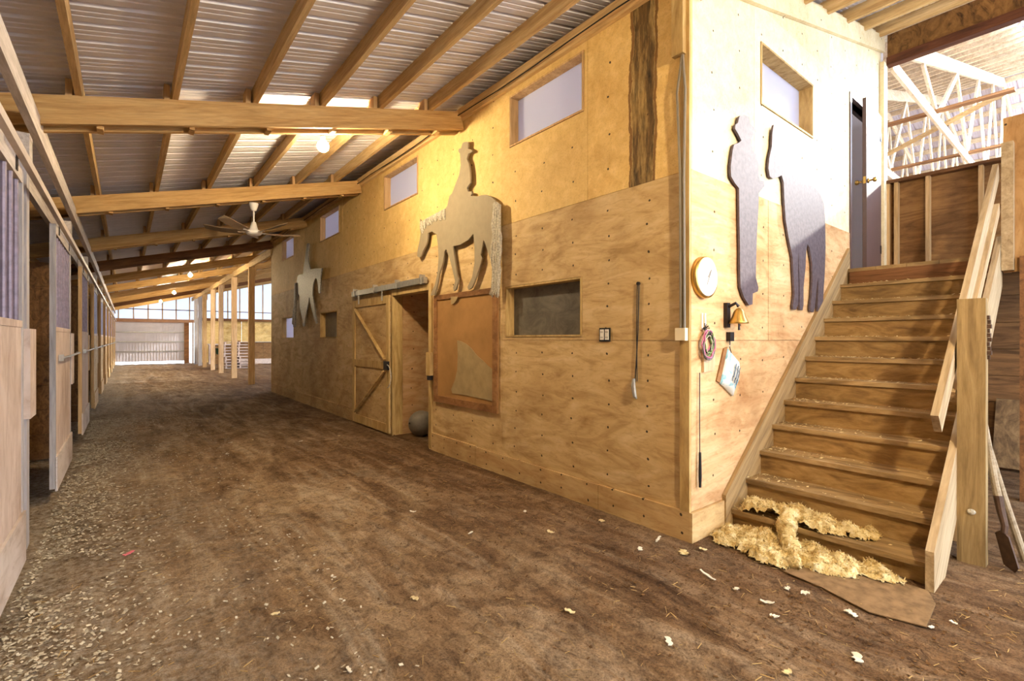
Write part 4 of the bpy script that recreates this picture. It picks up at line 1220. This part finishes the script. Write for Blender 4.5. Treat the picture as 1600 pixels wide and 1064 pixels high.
scrap(1098, 858, .05, .03, 1.6, 'wood_offcut', chip, 'small square wood offcut beside the wall corner', 'litter')
scrap(1199, 938, .07, .02, 2.0, 'plastic_strip', paper_w, 'short upright-lying white strip in front of the cardboard sheet', 'litter')
scrap(1340, 1024, .06, .035, .5, 'paper_scrap', paper_w, 'crumpled white scrap lying out on the open dirt', 'litter')
scrap(200, 864, .075, .03, .9, 'pink_ribbon', pink_m, 'small pink ribbon lying on the aisle floor near the stalls', 'ribbon')
random.seed(11)
for (u, v) in [(1230, 1053), (1258, 928), (1325, 955), (1332, 960), (1230, 918), (1490, 972), (1455, 980), (1210, 960), (1150, 915), (1045, 1005), (890, 955), (735, 832), (645, 800), (545, 1045), (648, 932), (430, 960), (820, 800), (860, 830), (940, 812), (1000, 858), (395, 688), (360, 690), (355, 708), (470, 690), (530, 680), (320, 600), (300, 640)]:
    scrap(u, v, random.uniform(.03, .06), random.uniform(.012, .03), random.uniform(0, 3.1), 'litter_scrap', random.choice([paper_w, chip]), 'small pale scrap scattered on the dirt floor', 'litter', SG)

# straw, shavings and clods: nobody could count them
def flakes(name, spots, mat, L, Wd, lift=.004):
    mm = MB()
    for (x, y) in spots:
        a = random.uniform(0, 6.28); l = random.uniform(*L) / 2; w = random.uniform(*Wd) / 2
        c, s_ = math.cos(a), math.sin(a)
        z = floor_z(x, y) + lift
        t1, t2 = random.uniform(-.3, .3) * l, random.uniform(-.6, .6) * w
        v4 = []
        for i, j in ((-1, -1), (1, -1), (1, 1), (-1, 1)):
            v4.append((x + i * l * c - j * w * s_, y + i * l * s_ + j * w * c, z + abs(t1) + i * t1 + abs(t2) + j * t2))
        top = [(p[0], p[1], p[2] + .0015) for p in v4]
        mm.add(v4 + top, [(0, 3, 2, 1), (4, 5, 6, 7), (0, 1, 5, 4), (1, 2, 6, 5), (2, 3, 7, 6), (3, 0, 4, 7)])
    return mm.build(name, mat)
shav = plain('pale_shavings', srgb(206, 194, 170), .9, 0, .1, .3, 50)
straw = plain('straw', srgb(182, 150, 96), .8, 0, .2, .2, 40)
sp = []
while len(sp) < 7000:
    y = .4 + 11 * random.random() ** 1.5
    x = -.48 + abs(random.gauss(0, .28)) if random.random() < .8 else random.uniform(-.5, 1.0)
    if noise.noise(Vector((x * 2, y * 1.5, 3))) > -.25: sp.append((x, y))
tag(flakes('wood_shavings', sp, shav, (.008, .022), (.004, .012)), 'pale wood shavings trampled along the stall fronts', 'shavings', kind='stuff')
sp = []
while len(sp) < 1500:
    x, y = random.uniform(-.4, 4.4), .3 + 9 * random.random() ** 1.6
    if x > 3.52 and y > .45: continue
    if x > 3.08 and y > 1.85: continue
    sp.append((x, y))
tag(flakes('straw_bits', sp, straw, (.015, .055), (.0015, .003)), 'loose straw scattered over the packed dirt', 'straw', kind='stuff')
sp = []
while len(sp) < 1700:
    x, y = 2.9 - abs(random.gauss(0, 1.0)), .4 + 10 * random.random() ** 1.5
    if random.random() < .35: x, y = random.uniform(2.2, 3.7), random.uniform(.3, 1.9)
    if x > 3.05 and y > 1.85 or x < -.4: continue
    sp.append((x, y))
tag(flakes('dirt_crumbs', sp, plain('dark_crumbs', srgb(104, 76, 48), .95, 0, .1, .3, 60), (.006, .02), (.005, .012)), 'dark crumbs of manure and dirt over the aisle floor', 'dirt', kind='stuff')
mm = MB()
for i in range(NS - 1):
    x = SX0 + RUN * i; zt = Z1 + RISE * i
    for q in range(90):
        yy = Y1 - abs(random.gauss(0, .3)) if random.random() < .7 else random.uniform(Y0 + .02, Y1)
        if yy < Y0 + .02: continue
        xx = x + random.uniform(.0, RUN - .03)
        l = random.uniform(.004, .02); w = random.uniform(.003, .009); a = random.random() * 6.28
        c, s_ = math.cos(a), math.sin(a)
        h = random.uniform(.002, .014)
        mm.add([(xx - l * c, yy - l * s_, zt + .004), (xx + w * s_, yy - w * c, zt + .004), (xx + l * c, yy + l * s_, zt + h), (xx - w * s_, yy + w * c, zt + .004 + h / 2)], [(0, 1, 2, 3)])
tag(mm.build('tread_shavings', chip, ST), kind='stuff')
